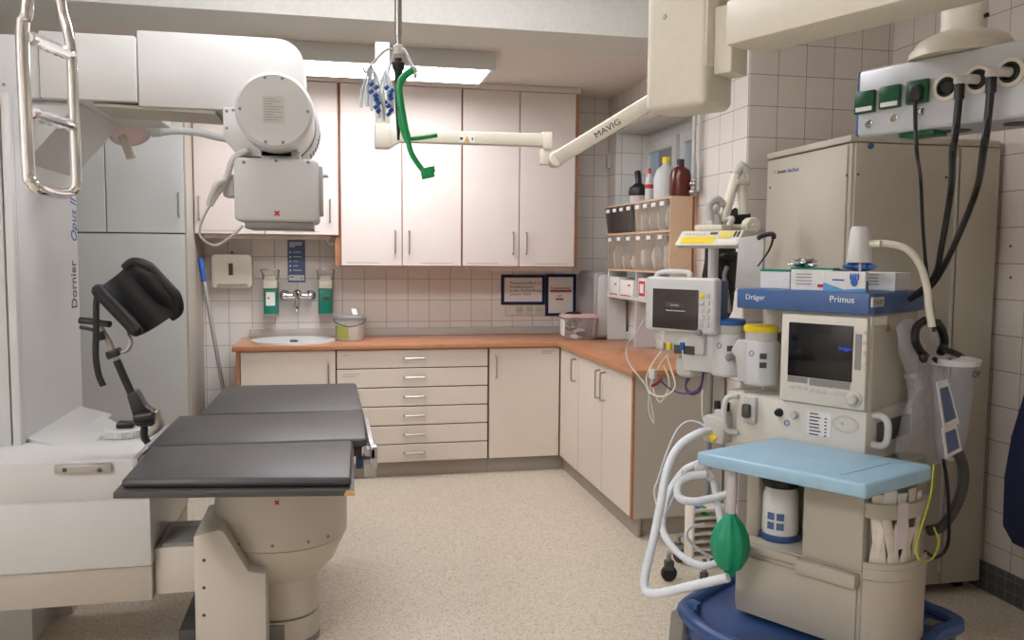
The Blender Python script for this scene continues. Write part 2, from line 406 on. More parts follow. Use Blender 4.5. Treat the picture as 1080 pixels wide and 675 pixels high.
# worktop
t = thing('worktop', 'L-shaped beech coloured worktop running along the back and window walls', 'worktop', (1.2, 5.7, .84))
b = MB(); b.prism([(-.60, 5.375, .840), (1.465, 5.375, .840), (1.465, 3.965, .840), (1.985, 3.965, .840), (1.985, 5.985, .840), (-.60, 5.985, .840)], (0, 0, .03), bev=.004)
b.build('top', 'wood', t)
b = MB(); b.box((-.545, 5.978, .87), (1.985, 5.998, .925), bev=.003); b.box((1.978, 3.97, .87), (1.998, 5.978, .925), bev=.003); b.build('upstand', 'lgrey', t, label='pale grey upstand strip')
# sink
sk = thing('washbasin', 'shallow white oval washbasin let into the worktop', 'basin', (-.25, 5.68, .87))
def oval(a, c, h, z0=.87): return [V((-.243 + a * math.cos(2 * PI * i / 40) , 5.66 + c * (1 if math.sin(2 * PI * i / 40) < 0 else .85) * math.sin(2 * PI * i / 40), z0 + h)) for i in range(40)]
b = MB(); prev = None
for a, c, h in ((.268, .258, -.003), (.266, .256, .010), (.255, .245, .012), (.235, .225, .006), (.20, .19, .002), (.06, .06, .0)):
    rg = [b.bm.verts.new(p) for p in oval(a, c, h + .004)]
    if prev:
        for i in range(40): b.bm.faces.new((prev[i], prev[(i + 1) % 40], rg[(i + 1) % 40], rg[i]))
    prev = rg
b.bm.faces.new(prev); b.build('bowl', 'white', sk, sharp=60)
b = MB(); b.lathe([(0, 0), (.026, 0), (.026, .012), (.02, .016), (0, .016)], (-.24, 5.60, .870), n=20); b.build('drain_plug', 'dgrey', sk)
# wall mixer tap
t = thing('wall_tap', 'chrome wall-mounted mixer tap above the washbasin', 'tap', (-.227, 5.9, 1.10))
b = MB(); b.cyl((-.227 - .085, 5.925, 1.155), (-.227 + .085, 5.925, 1.155), .023, n=20, bev=.006); b.build('body', 'chrome', t)
for s in (-1, 1):
    b = MB(); b.lathe([(0, 0), (.036, 0), (.036, .008), (.026, .02), (.022, .07), (0, .07)], (-.227 + s * .085, 5.998, 1.155), (0, -1, 0)); b.ell((-.227 + s * .085, 5.925, 1.155), (.03, .03, .03)); b.build('wall_flange', 'chrome', t)
b = MB(); b.ell((-.227, 5.905, 1.172), (.034, .04, .03)); b.tube([(-.227, 5.89, 1.185), (-.227, 5.85, 1.15), (-.227, 5.82, 1.085)], .013, 12, 5, r2=.017); b.build('lever', 'chrome', t)
b = MB(); b.tube([(-.227, 5.92, 1.14), (-.227, 5.87, 1.105), (-.227, 5.80, 1.075), (-.227, 5.79, 1.055)], .012, 12, 5); b.build('spout', 'chrome', t)
# towel dispenser
t = thing('towel_dispenser', 'ivory paper towel dispenser on the tiled wall left of the taps', 'towel dispenser', (-.645, 5.92, 1.21))
x0, x1, z0, z1 = -.775, -.517, 1.235, 1.435
b = MB(); b.prism([(x0, 5.998, z0 - .01), (x0 + .03, 5.998, z0 - .03), (x0 + .035, 5.998, z0), (x1 - .035, 5.998, z0), (x1 - .03, 5.998, z0 - .03), (x1, 5.998, z0 - .01), (x1, 5.998, z1 - .02), (x1 - .02, 5.998, z1), (x0 + .02, 5.998, z1), (x0, 5.998, z1 - .02)], (0, -.125, 0), bev=.008)
b.build('housing', 'offwhite', t)
b = MB(); b.box((-.665, 5.869, 1.295), (-.637, 5.874, 1.375), bev=.002); b.build('window_slot', 'dgrey', t); b = MB(); b.cyl((-.648, 5.93, 1.43), (-.648, 5.93, 1.455), .011); b.build('lock', 'mgrey', t)
b = MB(); b.prism([(x0 + .03, 5.99, z0 + .01), (x0 + .03, 5.89, z0 + .01), (x0 + .05, 5.92, z0 - .028), (x0 + .05, 5.97, z0 - .028)], (.19, 0, 0)); b.build('paper_towel', 'paper', t)
# soap dispensers
def dispenser(x, lab, paper):
    t = thing('soap_dispenser', lab, 'dispenser', (x, 5.95, 1.02))
    b = MB(); b.box((x - .044, 5.90, 1.025), (x + .044, 5.985, 1.205), bev=.012); b.build('bottle', 'teal', t)
    b = MB(); b.box((x - .045, 5.89, 1.205), (x + .045, 5.998, 1.27), bev=.008); b.box((x - .036, 5.89, 1.255), (x + .036, 5.998, 1.295), bev=.006); b.build('pump_housing', 'offwhite', t)
    b = MB(); b.box((x - .046, 5.894, 1.018), (x + .046, 5.998, 1.034)); b.box((x - .05, 5.985, 1.034), (x + .05, 6.0005, 1.25)); b.build('wall_bracket', 'mgrey', t)
    b = MB(); b.tube([(x - .049, 5.97, 1.265), (x - .052, 5.94, 1.31), (x - .052, 5.85, 1.335), (x + .052, 5.85, 1.335), (x + .052, 5.94, 1.31), (x + .049, 5.97, 1.265)], .0045, 8, 3); b.build('elbow_lever', 'steel', t)
    b = MB()
    if paper: b.box((x - .028, 5.8985, 1.09), (x + .03, 5.9, 1.18)); b.build('paper_label', 'paper', t)
    else: b.box((x - .018, 5.8985, 1.125), (x + .03, 5.9, 1.15)); b.build('print', 'dgrey', t)
    if paper: b = MB(); b.ell((x - .012, 5.8985, 1.142), (.006, .001, .008)); b.build('print', 'red', t)
dispenser(-.403, 'green soap dispenser with white paper label, left of the tap', True)
dispenser(-.039, 'plain green soap dispenser with small dark print, right of the tap', False)
# blue hand hygiene poster
t = thing('wall_poster', 'narrow dark blue instruction poster on the tiles above the tap', 'poster', (-.233, 5.99, 1.245))
px0, px1, pz0, pz1 = -.291, -.174, 1.245, 1.535
b = MB(); b.box((px0, 5.994, pz0), (px1, 5.999, pz1)); b.build('sheet', 'poster', t)
b = MB(); b.box((px0 + .006, 5.9932, pz0 + .012), (px1 - .008, 5.9942, pz0 + .05)); b.build('footer', 'paper', t)
b = MB()
for i in range(3): b.box((px0 + .012, 5.9932, pz1 - .022 - .013 * i), (px0 + (.10, .095, .05)[i], 5.9942, pz1 - .015 - .013 * i))
for i in range(5):
    zc = pz1 - .085 - .031 * i; b.box((px0 + .012, 5.9932, zc - .006), (px0 + .022, 5.9942, zc + .006)); b.box((px0 + .036, 5.9932, zc - .001), (px0 + (.09, .094, .07, .07, .094)[i], 5.9942, zc + .004))
b.build('lettering', 'wtext', t)
b = MB(); b.box((px0 + .015, 5.9925, pz0 + .034), (px0 + .04, 5.9934, pz0 + .040)); b.box((px1 - .03, 5.9925, pz0 + .024), (px1 - .02, 5.9934, pz0 + .03)); b.build('print', 'ink', t)
# wipes bucket
bc = V((.118, 5.70, .87))
t = thing('wipe_bucket', 'round white plastic tub of wipes with grey handle on the worktop by the basin', 'bucket', bc)
b = MB(); b.lathe([(0, .001), (.086, .001), (.092, .012), (.098, .135), (.103, .14), (0, .14)], bc, n=36); b.build('tub', 'white2', t)
b = MB(); b.lathe([(0, .14), (.108, .14), (.108, .158), (.10, .168), (.05, .172), (0, .172)], bc, n=36); b.build('lid', 'mgrey', t)
b = MB()
for k in range(10):
    a = -PI * .95 + .13 * k
    a2 = a + .13
    for (za, zb) in ((.02, .10),): b.poly([bc + V((math.cos(q) * (.0942 + (z - .01) * .05), math.sin(q) * (.0942 + (z - .01) * .05), z)) for q in (a, a2) for z in (za, zb)], [(0, 2, 3, 1)])
b.build('label', mat('lime_label', (168, 176, 84)), t, label='lime green printed label')
b = MB(); b.tube([bc + V((-.106, -.02, .14)), bc + V((-.085, -.085, .12)), bc + V((0, -.125, .10)), bc + V((.085, -.085, .12)), bc + V((.106, -.02, .14))], .004, 8, 5); b.build('carry_handle', 'dgrey', t)
b = MB(); b.prism([bc + V((.02, -.01, .17)), bc + V((.05, -.015, .17)), bc + V((.042, 0, .205)), bc + V((.01, .01, .21))], (.006, .03, 0)); b.build('pulled_wipe', 'paper', t)
# broom handle
t = thing('mop', 'mop stick with blue grip leaning in the gap beside the tall cupboard', 'mop', (-.58, 5.62, 0))
p1, p0 = W(211, 272, Y=5.72), V((-.60, 5.6, .03))
b = MB(); b.cyl(p0, p0.lerp(p1, .9), .0125, n=14); b.build('stick', 'alu', t)
b = MB(); b.cyl(p0.lerp(p1, .89), p1, .016, n=14, bev=.004); b.build('grip', 'vblue', t)
b = MB(); b.box((-.66, 5.53, .0), (-.585, 5.67, .035), bev=.01); b.build('mop_head', 'lgrey', t)
# framed notices
def notice(lo, hi, lab):
    t = thing('framed_notice', lab, 'notice', ((lo[0] + hi[0]) / 2, 5.99, lo[1]))
    f = .022; b = MB()
    for a, c in (((lo[0], lo[1]), (hi[0], lo[1] + f)), ((lo[0], hi[1] - f), (hi[0], hi[1])), ((lo[0], lo[1] + f), (lo[0] + f, hi[1] - f)), ((hi[0] - f, lo[1] + f), (hi[0], hi[1] - f))):
        b.box((a[0], 5.988, a[1]), (c[0], 5.999, c[1]))
    b.build('frame', 'navycloth', t)
    b = MB(); b.box((lo[0] + f, 5.994, lo[1] + f), (hi[0] - f, 5.998, hi[1] - f)); b.build('sheet', 'paper', t); return t
n1 = notice((1.203, 1.083), (1.530, 1.302), 'landscape notice in dark frame with four lines of text above the sockets')
for i, (tx, m) in enumerate((('Patientenkoffer', 'ink'), ('Verkehrsraum!', 'ink'), ('in der Vorbereitung', 'ink'), ('unterm Tisch', 'ink'))):
    text('lettering', tx, .029, (1.268, 5.9935, 1.232 - .027 * i), X1, Z1, m, n1)
text('lettering', '(rot)', .029, (1.45, 5.9935, 1.232), X1, Z1, 'red', n1)
n2 = notice((1.534, .998), (1.766, 1.307), 'portrait notice in dark frame with two red underlined words, behind the plastic tub')
text('lettering', 'Transfusionen', .027, (1.647, 5.9935, 1.196), X1, Z1, 'ink', n2, align='CENTER'); text('lettering', 'nur', .027, (1.642, 5.9935, 1.140), X1, Z1, 'ink', n2, align='CENTER')
b = MB(); b.box((1.57, 5.9928, 1.174), (1.732, 5.9938, 1.190)); b.box((1.612, 5.9928, 1.116), (1.67, 5.9938, 1.130)); b.build('underline', 'red', n2)
# triple socket
t = thing('triple_socket', 'white triple wall socket under the landscape notice', 'socket', (1.385, 5.99, .985))
b = MB(); b.box((1.235, 5.990, 1.005), (1.524, 5.999, 1.080), bev=.003); b.build('plate', 'offwhite', t)
for i in range(3):
    cx = 1.34 + .0735 * i
    b = MB(); b.lathe([(.031, .0), (.031, .003), (.026, .0035), (.02, -.004 + .0052), (0, .0012)], (cx, 5.990, 1.044), (0, -1, 0), 24); so = b.build('outlet', 'lgrey', t)
    b = MB(); b.cyl((cx - .009, 5.9888, 1.044), (cx - .009, 5.986, 1.044), .004, n=8); b.cyl((cx + .009, 5.9888, 1.044), (cx + .009, 5.986, 1.044), .004, n=8); b.build('pin_hole', 'black', so)
# plastic tub with lid in the corner
tc = W(634, 355, Z=.87); tc = V((1.66, 5.57, .87))
fr = Frame(tc, (math.cos(.12), -math.sin(.12), 0), (math.sin(.12), math.cos(.12), 0))
t = thing('storage_tub', 'square clear plastic tub with pinkish lid in the worktop corner', 'tub', tc)
def taper(fr, z0, z1, w0, d0, w1, d1, m=None):
    b = m or MB(); q = [(-1, -1), (1, -1), (1, 1), (-1, 1)]
    A = [fr.p(x * w0, y * d0, z0) for x, y in q]; B2 = [fr.p(x * w1, y * d1, z1) for x, y in q]
    tt = bmesh.new(); vs = [tt.verts.new(v) for v in A + B2]
    for f in ((0, 1, 2, 3), (7, 6, 5, 4), (0, 4, 5, 1), (1, 5, 6, 2), (2, 6, 7, 3), (3, 7, 4, 0)): tt.faces.new([vs[i] for i in f])
    b._merge(tt, .008); return b
taper(fr, .002, .150, .095, .09, .112, .105).build('tub', 'tubclear', t)
b = MB(); b.box((-.12, -.112, .150), (.12, .112, .162), fr, bev=.006); b.box((-.11, -.102, .162), (.11, .102, .172), fr, bev=.005); b.build('lid', mat('pink_lid', (214, 180, 172), .35), t)
b = MB(); b.ell(fr.p(-.03, .02, .172), (.06, .05, .016), fr); b.build('lid_knob', 'black', t)
b = MB(); b.box((-.118, -.085, .03), (-.106, .05, .135), fr); b.build('label', 'paper', t)
for i in range(7):
    b = MB(); c = fr.p(random.uniform(-.055, .055), random.uniform(-.05, .05), .02 + .018 * i)
    b.ell(c, (.036, .03, .018), wob=lambda q: 1 + .2 * math.sin(7 * q.x + 5 * q.y + i))
    b.solo('packet', 'dgrey' if i % 2 else 'paper', 'crumpled instrument packet inside the clear corner tub', 'packet', 'packets inside the corner tub')
# grey warming cabinet in the corner
t = thing('warming_cabinet', 'tall rounded grey metal device standing in the worktop corner behind the tub', 'device', (1.865, 5.72, .87))
b = MB(); b.prism([(1.76, 5.54, .875), (1.975, 5.54, .875), (1.975, 5.54, 1.335), (1.80, 5.54, 1.335), (1.772, 5.54, 1.325), (1.76, 5.54, 1.295)], (0, .40, 0), bev=.006); b.build('housing', 'alu', t)
b = MB(); b.prism([(1.79, 5.528, .895), (1.965, 5.528, .895), (1.965, 5.528, 1.315), (1.812, 5.528, 1.315), (1.79, 5.528, 1.29)], (0, .012, 0), bev=.004); b.build('door', 'lgrey', t)
b = MB(); b.box((1.77, 5.55, .87), (1.97, 5.93, .876)); b.build('foot', 'black', t)
# ================================================================== UPPER CABINETS
YU = 5.65
def upper(name, lab, x0, x1, xs, z0, hx, brown=True):
    t = thing(name, lab, 'cabinet', ((x0 + x1) / 2, 5.83, z0))
    b = MB(); b.box((x0, YU + .02, z0), (x1, 5.995, 2.545)); b.build('carcass', 'brown', t)
    b = MB(); b.box((x0, YU - .006, 2.546), (x1 + .004, 5.995, 2.583), bev=.003); b.build('cornice', 'pinkcream', t)
    for i in range(2):
        d = door('door', (xs[i] + .003, YU, z0 + .004), (xs[i + 1] - .003, YU + .019, 2.542), t, 'pinkcream')
        handle((hx[i], YU, z0 + .09), (hx[i], YU, z0 + .235), (0, -.03, 0), d)
        label_strip((xs[i] + (.03 if i == 0 else .12), YU - .0002, z0 + .022), .22, 1, d)
    b = MB(); b.box((x0 + .05, YU + .05, z0 - .022), (x1 - .06, YU + .13, z0)); b.build('light_strip', 'pinkcream', t)
    return t
cab1 = upper('wall_cabinet', 'two door wall cabinet above the drawers, its right doors touching the middle seam', .06, .862, (.064, .462, .860), 1.362, (.415, .508))
upper('wall_cabinet', 'two door wall cabinet at the right end, above the framed notices', .866, 1.676, (.866, 1.257, 1.652), 1.362, (1.213, 1.305))
upper('wall_cabinet', 'higher hung wall cabinet over the washbasin, partly hidden by the white imaging head', -.843, .055, (-.843, -.412, .05), 1.56, (-.81, -.005))
b = MB(); b.box((.026, YU + .03, 1.362), (.0595, 5.995, 1.557)); b.build('side_panel', 'brown', cab1, label='beech brown side panel')
b = MB(); b.tube([(-.02, 5.72, 1.562), (-.022, 5.70, 1.52), (-.005, 5.70, 1.50), (.012, 5.70, 1.515)], .003, 8, 4); b.solo('wire_hook', 'white', 'small white hook hanging under the higher wall cabinet', 'hook')
# tall cupboard on the left
t = thing('tall_cupboard', 'tall light grey cupboard at the left of the back wall with doors above and below', 'cupboard', (-1.4, 5.7, 0))
b = MB(); b.box((-2.3, 5.42, .06), (-.858, 5.995, 2.545)); b.build('carcass', 'dgrey', t)
b = MB(); b.box((-.857, 5.402, .0), (-.846, 5.995, 2.545)); b.build('side_panel', 'warmgrey', t, label='beige side panel')
b = MB(); b.box((-2.3, 5.46, 0), (-.858, 5.48, .06)); b.build('plinth', 'plinth', t)
b = MB(); b.box((-2.3, 5.44, 2.546), (-.846, 5.995, 2.583)); b.build('cornice', 'warmgrey', t)
d = door('lower_door', (-1.80, 5.40, .065), (-.860, 5.419, 1.552), t, 'grey_lam')
d = door('upper_door', (-1.292, 5.40, 1.56), (-.860, 5.419, 2.54), t, 'grey_lam'); handle((-.888, 5.40, 1.66), (-.888, 5.40, 1.80), (0, -.03, 0), d)
d = door('upper_door', (-1.76, 5.40, 1.56), (-1.298, 5.419, 2.54), t, 'grey_lam'); handle((-1.73, 5.40, 1.66), (-1.73, 5.40, 1.80), (0, -.03, 0), d)
d = door('upper_door', (-2.29, 5.40, 1.56), (-1.766, 5.419, 2.54), t, 'grey_lam'); handle((-1.80, 5.40, 1.66), (-1.80, 5.40, 1.80), (0, -.03, 0), d)
# ================================================================== WINDOW SIDE RACK
XR, YN, YB = 1.842, 4.42, 5.505
t = thing('tilt_bin_rack', 'beige wall rack with two rows of clear tilt bins under the window', 'rack', (1.92, 4.96, 1.30))
def tilt(z, y): return z + .0
b = MB(); b.box((XR, YN, 1.345), (1.998, YN + .012, 1.775)); b.box((XR, YB - .012, 1.345), (1.998, YB, 1.775)); b.box((XR, YN + .0125, 1.765), (1.998, YB - .0125, 1.777)); b.box((XR, YN + .0125, 1.578), (1.998, YB - .0125, 1.592)); b.box((XR, YN + .0125, 1.345), (1.998, YB - .0125, 1.357)); b.box((1.985, YN + .0125, 1.357), (1.998, YB - .0125, 1.765)); b.box((XR, 4.955, 1.357), (1.985, 4.965, 1.765))
b.build('housing', 'rack', t)
def tbin(y0, y1, z0, z1, lean=.012, dark=False):
    o = MB(); n = lean
    pts = [(XR - .004, y0, z0), (XR - .006, y0, z0), (XR - .006 - n, y0, z1), (XR - .002 - n, y0, z1)]
    o.prism(pts, (0, y1 - y0, 0))
    for y in (y0, y1 - .003): o.prism([(XR - .004, y, z0), (XR - .004 - n, y, z1), (XR + .12, y, z1 - .02), (XR + .12, y, z0)], (0, .003, 0))
    k = o.build('bin', 'smoky' if dark else 'clear', t)
    q = MB(); q.box((XR - .009 - n, (y0 + y1) / 2 - .03, z1 - .035), (XR - .0065 - n + .002, (y0 + y1) / 2 + .03, z1 - .012)); q.build('paper_tag', 'paper', k)
ny = 8; wy = (YB - YN - .03) / ny
for i in range(ny): tbin(YN + .015 + wy * i + .003, YN + .015 + wy * (i + 1) - .003, 1.596, 1.762, .012 if i < 4 else .022, i >= 4)
ny2 = 6; wy2 = (YB - YN - .03) / ny2
for i in range(ny2): tbin(YN + .015 + wy2 * i + .003, YN + .015 + wy2 * (i + 1) - .003, 1.36, 1.574)
def crumple(b, c, r, s, fr=WF): b.ell(c, r, fr, 14, 9, lambda q: 1 + .22 * math.sin(9 * q.x + s) * math.cos(8 * q.y + 6 * q.z + 2 * s))
for i in range(ny):
    y = YN + .015 + wy * (i + .5)
    b = MB(); h = (.07, .065, .055, .06, .03, .04, .03, .035)[i]; crumple(b, (XR + .045, y, 1.596 + h), (.035, wy * .38, h), i)
    b.solo('sterile_packet', 'packet' if i < 4 else 'dgrey', 'pale packets lying in an upper clear tilt bin of the beige rack' if i < 4 else 'dark packets in an upper smoky tilt bin at the far end of the rack', 'packet', 'packets in the upper tilt bins' if i < 4 else 'packets in the far upper tilt bins')
for i in range(ny2):
    y = YN + .015 + wy2 * (i + .5)
    b = MB(); h = (.085, .07, .065, .045, .05, .075)[i]; crumple(b, (XR + .045, y, 1.36 + h), (.035, wy2 * .33, h), i + 3)
    b.solo('sterile_packet', 'packet', 'pale packets lying in a lower clear tilt bin of the beige rack', 'packet', 'packets in the lower tilt bins')
# shelf under the rack with boxes
t = thing('rack_shelf', 'white shelf with uprights under the tilt bins, standing on the worktop', 'shelf', (1.92, 4.96, .87))
b = MB(); b.box((XR, YN, 1.165), (1.976, YB, 1.182)); b.build('board', 'white', t)
for y in (YN, 4.95, YB - .02): b = MB(); b.box((XR + .005, y, .872), (1.976, y + .018, 1.165)); b.box((XR + .005, y, 1.182), (1.976, y + .018, 1.344)); b.build('upright', 'rack' if y == YN else 'white', t)
for i, (y0, y1, h, m, lab) in enumerate(((5.28, 5.48, .12, 'cardbox', 'plain white card box at the far end of the shelf under the bins'), (5.02, 5.26, .105, 'paper', 'white card box in the middle of the shelf under the bins'), (4.80, 4.93, .125, 'cardbox', 'white box with red ring label on the shelf under the bins'), (4.5, 4.77, .10, 'cardbox', 'long white box at the near end of the shelf under the bins'))):
    t = thing('supply_box', lab, 'box', ((XR + 1.97) / 2, (y0 + y1) / 2, 1.182))
    b = MB(); b.box((XR + .008, y0, 1.182), (1.96, y1, 1.182 + h), bev=.003); b.build('carton', m, t)
    b = MB()
    if i == 2: b.box((XR + .0065, y0 + .012, 1.20), (XR + .008, y1 - .02, 1.29)); b.build('red_label', 'red', t); b = MB(); b.box((XR + .0055, y0 + .03, 1.217), (XR + .0068, y1 - .038, 1.273)); b.build('print', 'paper', t)
    else: b.box((XR + .0065, y0 + .05, 1.25), (XR + .008, y0 + .09, 1.262)); b.box((XR + .0065, y0 + .03, 1.186), (XR + .008, y1 - .02, 1.192)); b.build('print', 'red' if i < 2 else 'teal', t)
# bottles on the rack
def bottle(name, lab, c, prof, m, capprof, mc, neck=None):
    t = thing(name, lab, 'bottle', c); b = MB(); b.lathe(prof, c, n=28); b.build('body', m, t)
    b = MB(); b.lathe(capprof, c, n=20); b.build('cap', mc, t); return t
zt = 1.777
c = V((1.93, 5.16, zt)); t = thing('suction_bulb', 'black angled rubber bellows standing on a clear cup on the rack', 'bellows', c)
b = MB(); b.lathe([(0, .05), (.062, .05), (.066, .07), (.06, .10), (.03, .125), (.02, .13)], c, n=28); b.tube([c + V((0, 0, .12)), c + V((0, .012, .16)), c + V((0, .03, .205))], .021, 14, 4); b.build('bellows', 'black', t)
b = MB(); b.lathe([(.055, .0), (.058, .05), (.054, .05), (.052, .002), (0, .002), (0, 0), (.055, 0)], c, n=28); b.build('cup', 'milk', t)
c = V((1.90, 4.90, zt)); t = bottle('spray_bottle', 'slim clear bottle with red band and red nozzle on the rack', c, [(0, 0), (.024, 0), (.026, .01), (.026, .13), (.012, .16), (.010, .17), (0, .17)], 'white2', [(.011, .165), (.011, .18), (.005, .2), (0, .2)], 'red')
b = MB(); b.lathe([(.0265, .075), (.0265, .10)], c, n=28); b.build('label_band', 'red', t)
c = V((1.925, 4.70, zt)); bottle('white_bottle', 'milky white bottle with yellow screw cap in front of the window', c, [(0, 0), (.068, 0), (.072, .02), (.072, .12), (.055, .17), (.022, .20), (.02, .215), (0, .215)], 'white2', [(.024, .208), (.024, .24), (.02, .244), (0, .244)], 'yellow')
c = V((1.925, 4.49, zt)); bottle('brown_bottle', 'dark brown square-shouldered bottle beside the heating pipe', c, [(0, 0), (.058, 0), (.062, .02), (.062, .115), (.05, .15), (.02, .17), (.018, .18), (0, .18)], 'brownglass', [(.021, .175), (.021, .208), (0, .208)], 'black')
# heating pipe with valve
t = thing('heating_pipe', 'vertical grey heating pipe with valve beside the window', 'pipe', (1.965, 4.36, .93))
b = MB(); b.cyl((1.955, 4.385, 1.80), (1.955, 4.385, 2.57), .011, n=14); b.cyl((1.972, 4.355, 1.80), (1.972, 4.355, 2.57), .009, n=14); b.build('pipe', 'lgrey', t)
b = MB(); b.ell((1.957, 4.375, 1.84), (.026, .026, .022)); b.ell((1.952, 4.372, 1.795), (.024, .024, .02)); b.cyl((1.955, 4.37, 1.775), (1.955, 4.37, 1.87), .014, n=14); b.build('valve', 'steel', t)
b = MB(); b.tube([(1.957, 4.372, 1.79), (1.957, 4.372, 1.55), (1.96, 4.372, 1.30), (1.98, 4.372, .95)], .0065, 10, 5); b.build('copper_pipe', mat('copper', (150, 80, 52), .35, .6), t)
p = W(645, 170, Y=5.93)
b = MB(); b.box((1.965, 5.90, p.z - .05), (1.9995, 5.95, p.z + .05), bev=.006); b.solo('blind_fitting', 'white', 'small white blind fitting on the tiles at the window corner', 'fitting')
# ================================================================== LITHOTRIPTER (imaging column on the left)
LX = -1.083
def screws(pts, d, parent, r=.006, m='mgrey', n=10):
    """one small round-headed screw per point, all sharing one mesh"""
    first = None
    for p in pts:
        if first is None:
            b = MB(); b.lathe([(0, 0), (r, 0), (r * .75, r * .5), (0, r * .5)], p, d, n); first = b.build('screw', m, parent); p0 = V(p)
        else:
            c = first.copy(); C.objects.link(c); c.parent = parent; c.location = V(p) - p0; OFF[c.name] = OFF[parent.name]
L = thing('lithotripter', 'large white lithotripsy machine with column, overhead arm and bench at the left edge', 'medical machine', (-1.7, 3.6, 0))
zar = W(150, 109, Y=3.36).z; zgu = W(34, 172, Y=3.40).z
b = MB(); b.box((-2.6, 3.30, 0), (LX, 4.02, zar), bev=.004); b.build('column', 'white2', L)
b = MB(); b.prism([(LX - .3, 3.40, zgu - .02), (LX, 3.40, zgu), (W(83, 106, Y=3.40).x, 3.40, zar), (LX - .3, 3.40, zar)], (0, .60, 0), bev=.003); b.build('gusset', 'white2', L)
b = MB(); b.box((-1.112, 3.262, .70), (LX, 3.299, zar), bev=.005); b.build('front_trim', 'white', L)
b = MB(); b.box((-2.6, 3.27, .60), (-1.119, 3.299, zar), bev=.004); b.build('front_cover', 'white2', L)
b = MB(); b.box((LX - .02, 3.31, .752), (LX + .0012, 4.0, .758)); b.build('seam', 'dgrey', L)
xa, xb = W(40, 60, Y=3.34).x, W(143, 60, Y=3.34).x
b = MB(); b.box((xa + .001, 3.342, zar + .002), (xb - .001, 4.02, W(95, 35, Y=3.342).z), bev=.006); b.build('arm_cover', 'white', L)
b = MB(); b.box((-2.6, 3.35, zar), (xa - .001, 4.02, W(20, 36.5, Y=3.35).z), bev=.006); b.build('arm_cover', 'white2', L)
# long arm with rounded free end
xe, ra = -.093, .10; zt_, zb_ = W(220, 36, Y=3.36).z, W(220, 115, Y=3.36).z
pts = [(xb + .001, 3.36, zb_), (xb + .001, 3.36, zt_)] + [(xe - ra + ra * math.sin(PI / 2 * i / 6), 3.36, zt_ - ra + ra * math.cos(PI / 2 * i / 6)) for i in range(7)] + [(xe, 3.36, zb_)]
b = MB(); b.prism(pts, (0, .31, 0), bev=.005); b.build('arm', 'white', L)
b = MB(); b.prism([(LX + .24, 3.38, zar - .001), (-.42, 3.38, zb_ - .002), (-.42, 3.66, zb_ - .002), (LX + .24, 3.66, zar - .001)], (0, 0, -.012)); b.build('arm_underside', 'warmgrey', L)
q = W(81.5, 325, X=LX + .001); text('lettering', 'Dornier', .112, q, Z1, -Y1, 'ink', L, sx=.56)
q = W(81, 256, X=LX + .001); text('lettering', 'Opus II', .112, q, Z1, -Y1, 'btext', L, sx=.56, shear=.25)
screws([W(4, 89, Y=3.349)], (0, -1, 0), L)
# bench with shallow ramp up to the column
bz = .752
b = MB(); b.prism([(LX, 3.32, bz - .004), (LX, 3.32, bz + .014), (LX + .16, 3.20, bz - .004)], (0, .66, 0)); b.build('ramp', 'white', L)
b = MB(); b.prism([(-2.6, 2.985, .615), (-.655, 2.985, .615), (-.655, 3.52, .615), (-.80, 3.55, .615), (LX + .04, 3.98, .615), (-2.6, 3.98, .615)], (0, 0, bz - .615), bev=.006); b.build('bench', 'white', L)
p, q = W(57, 500, Y=2.97), W(117, 489, Y=2.97)
b = MB(); b.box((p.x, 2.968, p.z), (q.x, 2.986, q.z), bev=.003)
bar = b.build('bench_rail', 'steel', L)
screws([W(68, 496, Y=2.967), W(105, 496, Y=2.967)], (0, -1, 0), bar, .008, 'dgrey')
zt1, zt2, zt3 = W(80, 530, Y=2.96).z, W(80, 602, Y=2.96).z, W(80, 639, Y=2.97).z
b = MB(); b.box((-2.6, 2.96, zt2), (-.60, 3.72, zt1), bev=.005); b.build('support_block', 'white', L)
b = MB(); b.box((-2.6, 2.97, zt3), (-.602, 3.70, zt2 - .001), bev=.003); b.build('block_skirt', 'warmgrey', L)  # grey tone stands in for the shadow on the block's lower face
b = MB(); b.box((-2.6, 3.5, .0), (-1.175, 4.1, zt3 - .001), bev=.006); b.build('machine_foot', 'mgrey', L)
b = MB(); b.prism([(-1.175, 3.52, .0), (-1.02, 3.56, .0), (-1.02, 3.56, .06), (-1.175, 3.52, .12)], (0, .34, 0), bev=.004); b.build('foot_wedge', 'lgrey', L)
# imaging head hanging on the arm
YH = 3.10; hc = W(289, 116, Y=YH)
b = MB(); b.lathe([(0, 0), (.122, 0), (.132, .009), (.1335, .023), (.1335, .41), (.126, .428), (.11, .433)], hc, (0, 1, 0), 56); H1 = b.build('head_drum', 'white', L)
b = MB(); b.lathe([(.136, .41), (.150, .416), (.150, .615), (.135, .638), (0, .638)], hc, (0, 1, 0), 56); b.build('drum_rear', 'white', L)
b = MB()
for i in range(7):
    for j in range(2):
        a = -PI * .02 - .11 * i; y = .445 + .08 * j
        p = hc + V((math.cos(a) * .1505, y, math.sin(a) * .1505)); q = V((math.cos(a), 0, math.sin(a))); tt = V((-math.sin(a), 0, math.cos(a)))
        b.box((-.0045, 0, -.001), (.0045, .045, .0014), Frame(p, tt, (0, 1, 0), q))
b.build('vent_slots', 'black', L)
screws([hc + V((.114 * math.cos(math.radians(a)), 0, .114 * math.sin(math.radians(a)))) for a in (75, 105, 180, 255, 285, 0)], (0, -1, 0), H1)
b = MB(); b.box((hc.x - .038, hc.y - .001, hc.z - .046), (hc.x + .035, hc.y, hc.z + .048)); pl = b.build('rating_plate', 'lgrey', H1)
b = MB()
